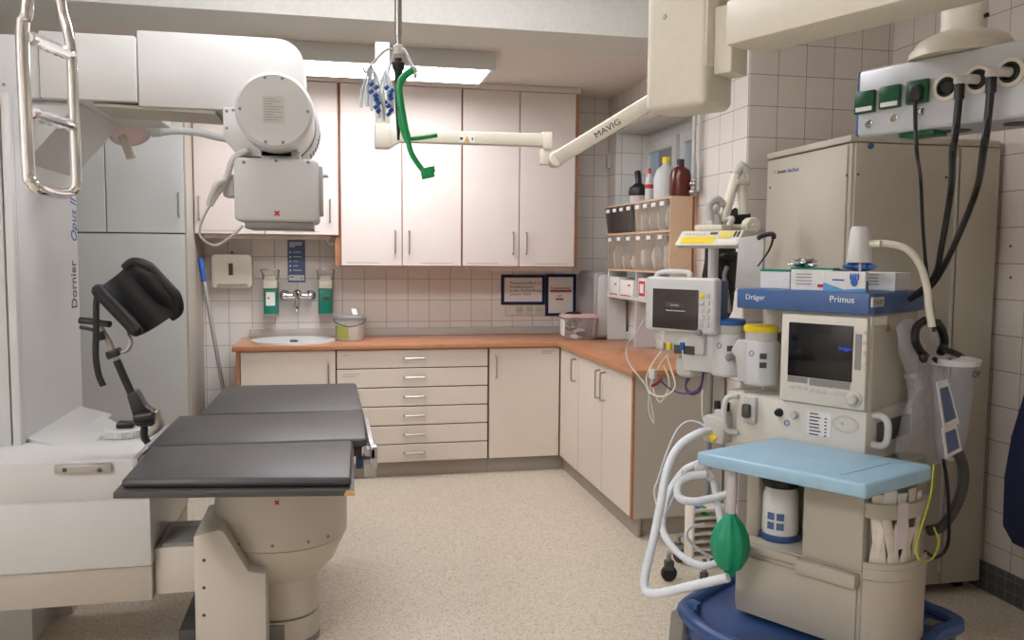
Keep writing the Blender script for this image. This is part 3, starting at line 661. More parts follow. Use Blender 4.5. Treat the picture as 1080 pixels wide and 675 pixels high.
for i in range(9): b.box((hc.x - .033, hc.y - .0018, hc.z + .037 - .009 * i), (hc.x + (.006, .024, -.006, .029, .017, .024, .0, .024, .011)[i], hc.y - .001, hc.z + .039 - .009 * i))
b.build('print', 'mgrey', pl)
yk = 3.26
b = MB(); p = W(235, 113, Y=yk); x0 = p.x; q = W(262, 165, Y=yk); zt0 = p.z; zm = W(236, 146, Y=yk).z
b.prism([(x0, yk, zt0), (x0, yk, zm), (q.x - .035, yk, q.z), (hc.x + .055, yk, q.z), (hc.x + .055, yk, zt0)], (0, .4, 0), bev=.004); b.build('head_bracket', 'white', L)
screws([W(239, 117, Y=yk), W(246, 116, Y=yk), W(239, 135, Y=yk)], (0, -1, 0), L)
yc = 3.19
B0, B1 = W(247, 233, Y=yc), W(336, 168, Y=yc)
b = MB(); b.box((B0.x, yc, B0.z), (B1.x, yc + .38, B1.z), bev=.018, seg=3); CB = b.build('collimator_box', 'white', L)
b = MB(); b.box((B0.x + .034, yc + .02, B0.z - .025), (B1.x - .022, yc + .34, B0.z + .002), bev=.003); b.build('beam_window', 'mgrey', CB)
b = MB(); b.box((B1.x - .001, yc + .03, B0.z + .034), (B1.x + .014, yc + .32, B1.z - .022), bev=.003); b.tube([(B1.x + .01, yc + .11, B1.z - .05), (B1.x + .034, yc + .11, B1.z - .05)], .007, 10, 0); b.build('side_plate', 'lgrey', CB)
b = MB(); p, q = W(235, 207, Y=yk), W(247, 184, Y=yk); b.box((p.x, yk, p.z), (q.x, yk + .12, q.z), bev=.006); b.build('connector_box', 'lgrey', CB)
b = MB(); b.box((hc.x - .057, yk, B1.z - .002), (hc.x + .08, yk + .3, hc.z - .125)); b.build('neck', 'lgrey', CB)
def star(c, r, right, upv, m='red'):
    b = MB(); R_, U_ = V(right), V(upv); n = R_.cross(U_); c = V(c)
    for k in range(4):
        a = PI / 4 + PI / 2 * k; d = R_ * math.cos(a) + U_ * math.sin(a); s = R_ * -math.sin(a) + U_ * math.cos(a)
        b.prism([c + s * r * .25, c + d * r + s * r * .28, c + d * r * 1.05 - s * r * .28, c - s * r * .25], n * .0012)
    return b
star(W(292, 225, Y=yc - .0005), .0115, X1, Z1).build('red_emblem', 'red', CB)
screws([W(257, 171, Y=yc), W(291, 169.5, Y=yc), W(325, 171, Y=yc)], (0, -1, 0), CB)
cab = [W(262, 158, Y=3.24), W(246, 168, Y=3.25), W(238, 190, Y=3.25), W(228, 205, Y=3.23), W(221, 216, Y=3.23), W(228, 196, Y=3.22), W(237, 190, Y=3.24)]
b = MB(); b.tube(cab, .012, 10, 6); b.build('head_cable', 'cable', L)
b = MB(); b.tube([W(224, 212, Y=3.23), W(214, 230, Y=3.24), W(211, 248, Y=3.26), W(226, 259, Y=3.28), W(243, 250, Y=3.3), W(256, 238, Y=3.3)], .005, 8, 6); b.build('thin_cable', 'cable', L)
# chrome grab ladder hanging in front of the column
t = thing('grab_ladder', 'polished steel ladder-shaped grab handle hanging from the ceiling at top left', 'handle', (-.83, 2.25, 1.55))
YL, YR = 1.95, 2.33
la = [V((W(30, 0, Y=YL).x + .01, YL + .03, 2.95)), V((W(30, 0, Y=YL).x + .01, YL + .03, 2.30)), W(29, 0, Y=YL), W(24, 22, Y=YL), W(24, 60, Y=YL), W(27, 120, Y=YL), W(30, 180, Y=YL), W(33, 192, Y=YL), W(41, 199, Y=YL + .03), W(60, 204, Y=(YL + YR) / 2 + .05), W(73, 203, Y=YR), W(79.5, 197, Y=YR), W(80.5, 186, Y=YR), W(78, 120, Y=YR), W(75.5, 58, Y=YR), W(71, 30, Y=YR), W(64, 0, Y=YR)]
rad = .013
b = MB(); b.tube(la[1:] + [V((la[-1].x - .02, YR - .03, 2.34)), V((la[-1].x - .02, YR - .03, 2.95))], rad, 14, 5); b.tube([la[0], la[1]], rad, 14, 0); b.build('side_rail', 'chrome', t)
for (xa, ya, xb, yb) in ((29, 39, 74, 58), (31, 119, 77, 133)):
    b = MB(); p, q = W(xa, ya, Y=YL), W(xb, yb, Y=YR); n = 11
    b.tube([p.lerp(q, i / n) for i in range(n + 1)], .0135, 12, 0, ridge=.16); b.build('rung', 'chrome', t)
# ================================================================== OPERATING TABLE
T = thing('operating_table', 'operating table with dark padded top in three sections on a round beige pedestal', 'operating table', (-.187, 3.2, 0))
def pad(name, pts, zt, th, m='mat'):
    b = MB(); b.prism([(x, y, zt - th) for x, y in pts], (0, 0, th), bev=.016, seg=3); return b.build(name, m, T)
pad('mattress', [(-.590, 2.53), (.052, 2.43), (.070, 2.93), (-.59, 2.95)], .80, .030)
pad('mattress', [(-.607, 2.965), (.120, 2.95), (.127, 3.49), (-.60, 3.50)], .80, .034)
pad('mattress', [(-.525, 3.515), (.125, 3.505), (.118, 4.25), (-.51, 4.27)], .80, .034)
b = MB(); b.prism([(-.603, 2.50, .752), (.058, 2.405, .752), (.072, 2.93, .752), (-.60, 2.95, .752)], (0, 0, .018), bev=.002); b.build('front_board', 'frame_dk', T)
b = MB(); b.prism([(.03, 2.404, .754), (.060, 2.400, .754), (.060, 2.400, .768), (.036, 2.403, .768)], (0, .006, 0)); b.build('worn_corner', mat('worn_ochre', (196, 160, 90)), T, label='worn ochre corner of the front board')
b = MB(); b.box((-.58, 2.96, .735), (.10, 3.5, .765)); b.box((-.50, 3.5, .735), (.10, 4.24, .765)); b.build('under_frame', 'black', T)
for x0, x1 in ((.128, .145), (-.645, -.628)):
    b = MB(); b.box((x0, 2.93, .73), (x1, 3.5, .765), bev=.002)
    for y in (2.96, 3.42): b.box(((x0 - .02 if x0 > 0 else x1), y, .737), (x0 if x0 > 0 else x1 + .02, y + .05, .757))
    b.build('side_rail', 'alu', T)
b = MB(); b.box((.105, 2.95, .66), (.15, 3.05, .725), bev=.004); b.box((.128, 2.93, .695), (.152, 2.985, .772), bev=.003); b.build('rail_clamp', 'alu', T)
b = MB(); b.box((.08, 3.0, .68), (.12, 3.03, .72)); b.build('clamp_lever', 'navy', T)
cc = V((-.187, 3.2, 0))
b = MB(); b.lathe([(0, .40), (.2, .40), (.235, .405), (.237, .42), (.237, .745), (.22, .75), (0, .75)], cc, n=64); b.build('pedestal_drum', 'pedestal', T)
b = MB(); b.lathe([(.232, .402), (.19, .31), (.14, .262), (.128, .25)], cc, n=64); b.build('pedestal_cone', 'pedestal', T)
b = MB(); b.lathe([(0, .115), (.128, .115), (.128, .30), (0, .30)], cc, n=64); b.build('pedestal_column', 'pedestal', T)
b = MB(); b.lathe([(0, .022), (.131, .022), (.131, .109), (0, .109)], cc, n=64); b.build('pedestal_foot', 'pedestal', T)
b = MB(); b.lathe([(0, .0), (.133, .0), (.133, .024), (0, .024)], cc, n=64); b.box((cc.x - .055, cc.y - .1345, .0), (cc.x + .01, cc.y - .08, .10)); b.build('foot_ring', 'mgrey', T)
star(W(292, 530, Y=2.9615), .010, X1, Z1).build('red_emblem', 'red', T)
for a in (-125, -95, -65, -45):
    a = math.radians(a); d = V((math.cos(a), math.sin(a), 0)); screws([cc + d * .237 + Z1 * .43], d, T)
# front plate carrying the link to the machine
yp = 2.93
pp = [W(x, y, Y=yp) for x, y in ((204, 566), (230, 559), (236, 562), (262, 603), (280, 606))]
pts = pp + [V((pp[-1].x, yp, .0)), V((pp[0].x, yp, .0))]
b = MB(); b.prism(pts, (0, .36, 0), bev=.004); PL = b.build('link_plate', 'pedestal', T)
screws([W(215, y, Y=yp) for y in (591, 620, 649)], (0, -1, 0), PL, .006, 'dgrey')
b = MB(); p, q = W(152, 628, Y=3.0), W(190, 577, Y=3.0); b.box((-.598, 3.0, p.z), (pp[0].x + .02, 3.3, q.z), bev=.004); b.build('link_arm', 'pedestal', T)
b = MB(); b.box((-.575, 3.01, q.z), (pp[1].x, 3.2, q.z + .012), bev=.003); b.build('step_cover', 'mgrey', T)
b = MB(); b.box((pp[0].x - .07, 3.02, .0), (pp[0].x, 3.4, .13), bev=.004); b.build('link_foot', 'dgrey', T)
b = MB(); b.tube([V((-1.17, 3.45, .008)), V((-.95, 3.12, .008)), V((-.75, 3.07, .008)), V((-.60, 3.14, .008)), V((-.51, 3.3, .008))], .008, 8, 6); b.solo('floor_cable', 'cable', 'pale cable lying on the floor between machine foot and table', 'cable')
# ================================================================== LEG HOLDER
t = thing('leg_holder', 'black padded knee rest on a steel rod clamped to the table rail', 'leg rest', (-.66, 3.05, .77))
yl = 3.03
def wl(x, y, dy=0): return W(x, y, Y=yl + dy)
b = MB(); b.tube([wl(154, 447), wl(140, 420), wl(125, 383), wl(116, 362), wl(104, 342)], .011, 12, 4); b.build('rod', 'steel', t)
b = MB(); b.tube([wl(149, 437, -.005), wl(134, 405, -.005), wl(123, 380, -.005)], .013, 10, 4); b.build('rod_sleeve', 'black', t)
b = MB(); b.prism([wl(133, 417, -.03), wl(143, 412, -.03), wl(152, 428, -.03), wl(162, 436, -.03), wl(161, 450, -.03), wl(143, 450, -.03)], (0, .06, 0), bev=.006); b.cyl(wl(141, 441, -.038), wl(162, 438, -.038), .019, n=18, bev=.004); b.build('joint', 'black', t)
b = MB(); b.prism([wl(163, 434, 0), wl(166, 434, 0), wl(171, 452, 0), wl(166, 457, 0), wl(150, 466, 0), wl(146, 462, 0), wl(159, 451, 0)], (0, .05, 0), bev=.003); b.build('rail_clamp', 'steel', t)
b = MB(); b.tube([wl(152, 450), wl(152, 460), wl(156, 467)], .012, 10, 3); b.build('clamp_screw', 'black', t)
b = MB(); b.prism([wl(110, 372, -.025), wl(124, 367, -.025), wl(126, 375, -.025), wl(113, 380, -.025)], (0, .05, 0), bev=.005); b.build('rod_clamp', 'black', t)
b = MB(); b.tube([wl(124, 372), wl(134, 369), wl(138, 360), wl(134, 350), wl(136, 336)], .008, 10, 5); b.build('pad_arm', 'steel', t)
b = MB(); b.tube([wl(84, 338, .02), wl(96, 339, .01), wl(116, 342, -.02)], .011, 10, 3); b.tube([wl(84, 345), wl(98, 348), wl(106, 353)], .006, 8, 3); b.build('locking_lever', 'black', t)
b = MB(); b.prism([wl(101, 350, -.02), wl(109, 349, -.02), wl(111, 358, -.02), wl(103, 360, -.02)], (0, .04, 0), bev=.004); b.build('lever_joint', 'black', t)
b = MB(); b.tube([wl(118, 309, -.05), wl(108, 307, -.055), wl(102, 316, -.055), wl(101.5, 345, -.055), wl(101, 375, -.055), wl(104, 395, -.055), wl(109, 407, -.05)], .0105, 10, 5, flat=(0, 1, 0)); b.build('strap', 'blackpad', t)
# padded gutter: low near lobe, deep channel, tall rounded far lobe
gd = V((.65, 0, -.76)).normalized(); gc = V((.755, .566, .33)); gc = (gc - gd * gc.dot(gd)).normalized(); gn = gd.cross(gc); gn = gn if gn.y < 0 else -gn
g0 = wl(141, 316, .0)
PRO = spline([V((-.066, .034, 0)), V((-.060, .004, 0)), V((-.036, -.024, 0)), V((0, -.034, 0)), V((.036, -.026, 0)), V((.062, .0, 0)), V((.076, .03, 0)), V((.084, .058, 0))], 3)
nv = len(PRO) - 1; nu = 12
def gut(u, v, off=0):
    k = min(nv, max(0, v)); q = PRO[k]; f = k / nv
    t_ = (PRO[min(nv, k + 1)] - PRO[max(0, k - 1)]).normalized(); nm = V((t_.y, -t_.x, 0))
    ln = .098 * (1 - .35 * max(0, (.14 - f) / .14) ** 2 - .55 * max(0, (f - .72) / .28) ** 2) + .018 * f
    q = q + nm * off
    return g0 + gc * q.x + gn * q.y + gd * ((2 * u - 1) * ln + .012 * f)
b = MB()
for off, fl in ((0, 0), (.026, 1)):
    g = [[b.bm.verts.new(gut(i / nu, j, off * (.5 + .5 * math.sin(PI * min(1, max(0, i / nu))) ** .5))) for j in range(nv + 1)] for i in range(nu + 1)]
    for i in range(nu):
        for j in range(nv): b.bm.faces.new((g[i][j], g[i + 1][j], g[i + 1][j + 1], g[i][j + 1]))
    if fl == 0: top = g
    else: bot = g
for i in range(nu):
    for j in (0, nv): b.bm.faces.new((top[i][j], top[i + 1][j], bot[i + 1][j], bot[i][j]))
for j in range(nv):
    for i in (0, nu): b.bm.faces.new((top[i][j], top[i][j + 1], bot[i][j + 1], bot[i][j]))
b.build('knee_pad', 'blackpad', t, sharp=60)
def lobe(v, r, r2=None):
    b = MB(); pts = [gut(i / 8, v, .012) for i in range(9)]; b.tube(pts, r, 12, 2)
    b.ell(pts[0], (r, r, r), n=12, m=8); b.ell(pts[-1], (r, r, r), n=12, m=8); b.build('pad_lobe', 'blackpad', t)
lobe(1, .023)
b = MB(); lp = [gut(i / 10, nv - int(0), .01) for i in range(11)]
edge = [gut(0, k, .012) for k in range(14, nv + 1)] + [gut(i / 6, nv, .012) for i in range(1, 6)] + [gut(1, k, .012) for k in range(nv, 13, -1)]
b.tube(edge, .017, 10, 2); b.build('pad_rim', 'blackpad', t)
# thick far flap
b = MB(); cc_ = gut(.5, nv - 5, .0) + gc * .012; ff = Frame(cc_, gd, gc, gn)
b.ell(cc_, (.098, .028, .058), ff, 24, 14, lambda q: 1 + .05 * math.sin(6 * q.x + 4 * q.z)); b.build('side_flap', 'blackpad', t)
# white round brush-like dish behind the clamp
dc = W(131, 459, Z=bz + .002); t = thing('ribbed_dish', 'white round ribbed dish on the bench behind the leg holder clamp', 'dish', dc)
b = MB(); b.lathe([(0, 0), (.072, 0), (.076, .025), (.07, .03), (0, .03)], dc, n=72, twist=lambda k, h: 1 + (.03 if int(k * 72 + .5) % 2 else 0)); b.build('dish', 'white', t)
b = MB(); b.prism([dc + V((-.025, -.03, .03)), dc + V((.04, -.03, .03)), dc + V((.04, -.03, .052)), dc + V((-.02, -.03, .055))], (0, .05, 0), bev=.008); b.build('knob', 'black', t)
# ================================================================== CEILING: lit lamp, drip pole, lamp arm
t = thing('ceiling_light', 'long lit fluorescent ceiling fitting above the wall cabinets', 'ceiling light', (.33, 4.99, 2.5))
b = MB(); b.prism([(-.45, 4.775, 2.585), (-.45, 4.80, 2.49), (-.45, 5.20, 2.49), (-.45, 5.225, 2.585)], (1.375, 0, 0), bev=.004); b.build('housing', 'lgrey', t)
b = MB(); b.box((-.42, 4.825, 2.484), (.89, 5.18, 2.4905)); b.build('diffuser', 'lamp_on', t)
# two more fittings of the same kind over the table, out of the picture
def room_light(x, y, lx, ly, m, lab):
    t = thing('ceiling_light', lab, 'ceiling light', (x, y, 2.72), 'ceiling fittings over the table')
    b = MB(); b.box((x - lx * .45, y - ly * .45, 2.86), (x + lx * .45, y + ly * .45, 2.90), bev=.004)
    for d in (-.6, .6): b.cyl((x + d * .5 * lx, y + d * .5 * ly, 2.89), (x + d * .5 * lx, y + d * .5 * ly, 2.95), .012, n=10)
    b.build('housing', 'lgrey', t)
    b = MB(); b.box((x - lx * .5, y - ly * .5, 2.76), (x + lx * .5, y + ly * .5, 2.862), bev=.02); b.build('diffuser', m, t)
room_light(-1.9, .3, .3, 1.5, 'lamp_near', 'long ceiling fitting over the table'); room_light(.25, 3.15, 1.7, .3, 'lamp_room', 'long ceiling fitting over the table')
# drip pole
t = thing('drip_pole', 'steel drip pole with white four-armed hook cross hanging from the ceiling', 'drip stand', (.06, 2.9, 1.9))
yq = 2.9
def wq(x, y, dy=0): return W(x, y, Y=yq + dy)
p = wq(420, 38); b = MB(); b.cyl((p.x, yq, p.z), (p.x, yq, 2.95), .0125, n=16); b.cyl((p.x, yq, wq(420, 50).z), (p.x, yq, p.z), .0095, n=16); b.build('pole', 'steel', t)
p = wq(420, 52); hub = V((p.x, yq, p.z)); b = MB(); b.cyl(hub - Z1 * .018, hub + Z1 * .014, .016, n=16, bev=.003); b.build('hook_hub', 'white', t)
b = MB()
for d in ((-1, -.1), (.55, .25), (.47, -.5), (-.3, .8)):
    d = V((d[0], d[1], 0)); e = .095
    b.tube([hub + d * .012, hub + d * .045 - Z1 * .008, hub + d * e - Z1 * .065, hub + d * (e + .012) - Z1 * .085, hub + d * (e + .022) - Z1 * .07], .004, 8, 4)
b.build('hook', 'white', t)
b = MB(); b.lathe([(0, -.03), (.012, -.03), (.012, -.04), (.022, -.045), (.022, -.06), (.014, -.075), (.011, -.16), (.008, -.24), (.004, -.30), (0, -.30)], hub, n=16); b.build('lower_grip', 'black', t)
# green holder hanging from a hook
t = thing('green_holder', 'bright green plastic angled holder hanging from the drip pole hook', 'holder', (.09, 2.86, 1.65))
def wg(x, y): return W(x, y, Y=2.85)
b = MB(); b.tube([wg(435, 74), wg(427, 80), wg(421, 90), wg(422, 106), wg(426, 130), wg(430, 148)], .0125, 12, 5); b.tube([wg(430, 147), wg(434, 162), wg(444, 177), wg(449, 182)], .009, 12, 4); b.build('spine', 'green', t)
b = MB(); b.tube([wg(421, 110), wg(422, 130), wg(427, 146), wg(430, 150)], .006, 10, 4); b.tube([wg(429, 147), wg(446, 145), wg(461, 142.5)], .0075, 10, 2); b.build('branch', 'green', t)
b = MB(); b.prism([W(444, 178, Y=2.835), W(456, 175, Y=2.835), W(459, 186, Y=2.835), W(446, 189, Y=2.835)], (0, .03, 0), bev=.003); b.prism([W(456, 176, Y=2.835), W(458, 174, Y=2.835), W(459, 181, Y=2.835)], (0, .03, 0)); b.build('clip', 'green', t)
b = MB(); q = wg(436, 73.5); b.lathe([(.0125, 0), (.0145, .001), (.0145, .008), (.009, .008), (.009, .0)], q, wg(436, 73.5) - wg(428, 79), 16); b.build('end_ring', 'white', t)
# electrode lead bundles
def bundle(cx, cy, y, lab, n, s):
    p = W(cx, cy, Y=y); t = thing('electrode_leads', lab, 'leads', p - Z1 * .2, )
    rnd = random.Random(s); bl = MB(); wh = MB()
    for i in range(n):
        dx = (i - (n - 1) / 2) * .012 + rnd.uniform(-.006, .006); dy = rnd.uniform(-.02, .02); ln = rnd.uniform(.10, .155)
        wh.tube([p, p + V((dx * .6, dy, -.05)), p + V((dx, dy, -ln)), p + V((dx + .006, dy, -ln - .01)), p + V((dx + .004, dy, -ln * .6))], .0035, 6, 4)
    for i in range(8):
        c = p + V((rnd.uniform(-.004, .016) + (i % 2) * .006, rnd.uniform(-.025, -.01), -.06 - .0125 * i)); bl.cyl(c - V((.006, 0, .005)), c + V((.006, 0, .005)), .0065, n=10)
    wh.build('lead', 'tube', t); bl.build('connector', 'vblue', t)
bundle(392, 70, 2.9, 'bundle of clear leads with blue connectors on the left hook of the drip pole', 7, 3)
bundle(407, 74, 2.93, 'second bundle of clear leads with blue connectors, close to the drip pole', 6, 5)
# ceiling lamp support arm
t = thing('spring_arm', 'cream jointed ceiling support arm reaching across the wall cabinets', 'support arm', (.5, 3.6, 1.9))
ya = 3.6
def wa(x, y, dy=0): return W(x, y, Y=ya + dy)
p, q = wa(403.5, 157), wa(403.5, 46)
b = MB(); b.box((p.x - .032, ya - .032, p.z), (p.x + .032, ya + .032, wa(403, 131).z), bev=.006); b.box((p.x - .029, ya - .028, wa(403, 132).z), (p.x + .029, ya + .028, q.z), bev=.003); b.build('end_post', 'offwhite', t)
b = MB(); z0, z1 = wa(412, 150).z, wa(412, 137).z; zr0, zr1 = wa(578, 155).z, wa(578, 141.5).z; xr = wa(581, 150).x
b.prism([(p.x + .03, ya - .024, wa(412, 157).z), (p.x + .07, ya - .024, z0), (xr, ya - .024, zr0), (xr, ya - .024, zr1), (p.x + .03, ya - .024, z1)], (0, .048, 0), bev=.005); AR = b.build('arm', 'offwhite', t)
b = MB(); b.box((xr - .04, ya - .027, wa(578, 158).z), (xr, ya + .027, wa(578, 140).z), bev=.004); b.build('arm_end', 'offwhite', t)
b = MB(); g0, g1 = wa(484, 150, -.024), wa(501, 143, -.024); b.box((g0.x, ya - .0252, g0.z), (g1.x, ya - .0243, g1.z)); st = b.build('sticker', 'paper', AR)
b = MB(); c = (g0 + g1) / 2; b.prism([(c.x - .012, ya - .0256, c.z - .011), (c.x + .012, ya - .0256, c.z - .011), (c.x, ya - .0256, c.z + .012)], (0, -.0008, 0)); b.build('warning_triangle', mat('warning_yellow', (222, 160, 40)), st)
for u, w_ in ((-.024, .006), (.023, .003)): b = MB(); b.box((c.x + u - w_, ya - .0262, c.z - .005), (c.x + u + w_, ya - .0252, c.z + .006)); b.build('print', 'ink', st)
e = wa(586, 168); b = MB(); b.cyl(e + V((0, -.035, 0)), e + V((0, .035, 0)), .036, n=28, bev=.006); b.build('elbow', 'offwhite', t)
b = MB(); k0 = wa(573, 174); b.box((k0.x - .016, ya - .02, k0.z), (k0.x + .02, ya + .02, wa(573, 157).z), bev=.004); b.build('elbow_pivot', 'offwhite', t)
e2 = W(735, 78, Y=3.02); d = (e2 - e).normalized(); s = d.cross(V((0, 1, 0))).normalized(); upn = s if s.z > 0 else -s; sd = d.cross(upn)
af = Frame(e, d, sd, upn); Ln = (e2 - e).length
b = MB(); b.box((.0, -.026, -.03), (Ln, .026, .03), af, bev=.008); SPR = b.build('spring_arm', 'offwhite', t)
nn = sd if sd.y < 0 else -sd
e3 = W(639, 137, Y=3.38); 
text('lettering', 'MAVIG', .034, e + d * .245 + upn * -.011 + nn * .0268, d, upn, 'ink', SPR, sx=1.35)
b = MB(); b.cyl(e2 - Z1 * .06, V((e2.x, e2.y, 2.95)), .035, n=24); b.build('ceiling_column', 'offwhite', t)
b = MB(); b.cyl((e2.x, e2.y, 2.91), (e2.x, e2.y, 2.949), .11, n=32); b.build('ceiling_plate', 'offwhite', t)
# small operating lamp behind the column
t = thing('examination_lamp', 'small round operating lamp with cream handle on a curved white arm at left', 'lamp', (-.75, 4.2, 1.9))
yL = 4.1
lc = W(138, 141, Y=yL); ax = V((.35, -.55, -1)).normalized()
b = MB(); b.lathe([(0, -.04), (.06, -.036), (.085, -.012), (.09, 0), (.084, .006), (.076, .006)], lc, ax, 36); b.build('lamp_head', mat('lamp_blue', (176, 198, 222), .35), t)
b = MB(); b.lathe([(0, .009), (.04, .009), (.077, .005)], lc, ax, 36); b.build('lens', mat('lamp_rose', (226, 200, 200), .2), t)
b = MB(); b.tube([W(128, 143, Y=yL - .1), W(134, 155, Y=yL - .1), W(139, 167, Y=yL - .1)], .018, 12, 3, r2=.021); b.build('handle', 'offwhite', t)
b = MB(); b.tube([lc + V((-.02, 0, .05)), W(130, 131, Y=yL), W(146, 131, Y=yL), W(163, 139, Y=yL), W(185, 138, Y=yL), W(210, 140, Y=yL), W(236, 146, Y=yL), W(252, 146, Y=yL), W(262, 132, Y=yL), W(264, 112, Y=yL)], .017, 12, 5); b.build('arm', 'white', t)
b = MB(); b.cyl(W(160, 139, Y=yL), W(170, 138.5, Y=yL), .024, n=16); b.build('arm_joint', 'white', t)
p = W(264, 100, Y=yL); b = MB(); b.box((p.x - .05, 3.671, p.z - .06), (p.x + .05, yL + .03, p.z + .05), bev=.008); b.build('arm_mount', 'white', t)
# ================================================================== CEILING PENDANT (upper middle / right)
t = thing('ceiling_boom', 'big cream ceiling boom with rounded end housing at the top centre', 'ceiling boom', (.9, 2.2, 1.8))
Q0 = W(742, 109, Y=2.15); zb = Q0.z
def on_plane(x, y, o, n): q = ray(x, y); return q * ((o - E0).dot(n) / q.dot(n)) + E0
hw = (on_plane(677, 60, Q0, MBX) - Q0).dot(MA); hd = (on_plane(779, 60, Q0, MA) - Q0).dot(MBX)
hf = Frame((Q0.x, Q0.y, zb), MA, MBX)
pl = [(0, 0), (hw - .02, .0), (hw, .03), (hw, hd - .05), (hw - .04, hd), (.03, hd), (0, hd - .03)]
b = MB(); b.prism([hf.p(x, y, 0) for x, y in pl], (0, 0, .50), bev=.02, seg=4); b.build('end_housing', 'offwhite', t)
b = MB(); b.box((-.004, .004, .10), (.003, hd - .012, .495), hf, bev=.003); b.build('side_cover', 'offwhite', t)
screws([on_plane(701, 18, Q0, MBX) - MBX * .0002], -MBX, t, .0075, 'lgrey', 14)
za = on_plane(768, 47, Q0 - MA * .1, MA).z
b = MB(); b.box((-.06, .035, za - .05 - zb), (-.004, hd - .05, za + .13 - zb), hf, bev=.006); b.build('arm_socket', 'offwhite', t)
pA = W(770, 47.5, Z=za); pB = W(945, 3, Z=za); d = (pB - pA).normalized(); perp = V((-d.y, d.x, 0)); perp = perp if perp.y > 0 else -perp
bf = Frame(pA, d, perp)
b = MB(); b.box((-.02, 0, 0), (1.5, .15, .118), bf, bev=.012); b.build('boom_arm', 'offwhite', t)
g = bf.p(1.42, .075, 0); b = MB(); b.cyl((g.x, g.y, za - .02), (g.x, g.y, 2.95), .09, n=32, bev=.005); b.build('ceiling_column', 'offwhite', t)
# supply head with sockets
t = thing('medical_supply_unit', 'grey-white ceiling supply unit with green sockets and round gas outlets at top right', 'supply unit', (1.7, 1.9, 1.78))
PF0 = V((1.478, 2.2, 0)); dirx = V((.37, -.93, 0)).normalized(); back = V((.93, .37, 0)).normalized()
pf = Frame(PF0 + Z1 * 1.785, dirx, back)
b = MB(); b.box((0, 0, 0), (.95, .20, .19), pf, bev=.014, seg=3); PH = b.build('housing', 'alu', t)
PH.data.materials[0] = mat('supply_housing', (196, 199, 202), .35, .3, var=.01)
b = MB(); b.box((-.004, .004, .004), (.004, .196, .186), pf, bev=.003); b.build('end_cap', 'blue', t)
def on_head(x, y):
    n = back; q = ray(x, y); k = (pf.o - E0).dot(n) / q.dot(n); return pf.loc(q * k + E0)
for x, y in ((913.5, 108), (940, 102.5), (969, 97)):
    c = on_head(x, y); w = .031
    b = MB(); b.box((c.x - w, -.012, c.z - w), (c.x + w, .002, c.z + w), pf, bev=.003); so = b.build('socket', 'socketgreen', t)
    b = MB(); b.box((c.x - .024, -.0135, c.z - .026), (c.x + .026, -.011, c.z - .014), pf); 
    if x < 960: b.build('label_strip', 'paper', so)
    else: b.bm.free()
    c2 = on_head(x + 3, y + 22.5 - (x - 913) * .03)
    b = MB(); b.lathe([(0, .004), (.007, .004), (.0095, 0), (.011, 0), (.011, .003)], pf.p(c2.x, -.001, c2.z), -back, 16); b.build('earth_stud', 'chrome', t)
outs = []
for x, y in ((999, 92), (1032, 84), (1066, 76.5)):
    c = on_head(x, y)
    b = MB(); b.lathe([(.03, -.004), (.035, -.004), (.035, .006), (.026, .008), (.026, 0)], pf.p(c.x, 0, c.z), -back, 32); r_ = b.build('gas_outlet', 'offwhite', t)
    b = MB(); b.lathe([(0, .004), (.016, .004), (.02, .010), (.0255, .006), (.0255, 0)], pf.p(c.x, 0, c.z), -back, 28); b.build('outlet_face', 'black', r_); outs.append(c)
b = MB()
for a in (.25, .40, .55): b.lathe([(0, .001), (.03, .001), (.032, .004), (0, .004)], pf.p(a, .09, -.004), (0, 0, 1), 24)
b.build('lower_outlet', 'dgrey', t)
b = MB(); b.box((.12, .02, -.012), (.22, .09, .002), pf, bev=.003); b.build('lower_socket', 'socketgreen', t)
dcn = pf.p(.245, .10, .19)
b = MB(); b.lathe([(0, 0), (.135, 0), (.131, .018), (.108, .048), (.07, .066), (0, .066)], dcn, n=48); b.build('dome', 'offwhite', t)
b = MB(); b.cyl(dcn + Z1 * .05, (dcn.x, dcn.y, 2.95), .056, n=40); COL = b.build('column', 'offwhite', t)
b = MB(); q = dcn + V((.02, -.052, .10)); b.cyl(q, q + V((-.004, -.012, 0)), .006, n=10); b.build('screw', 'black', COL)
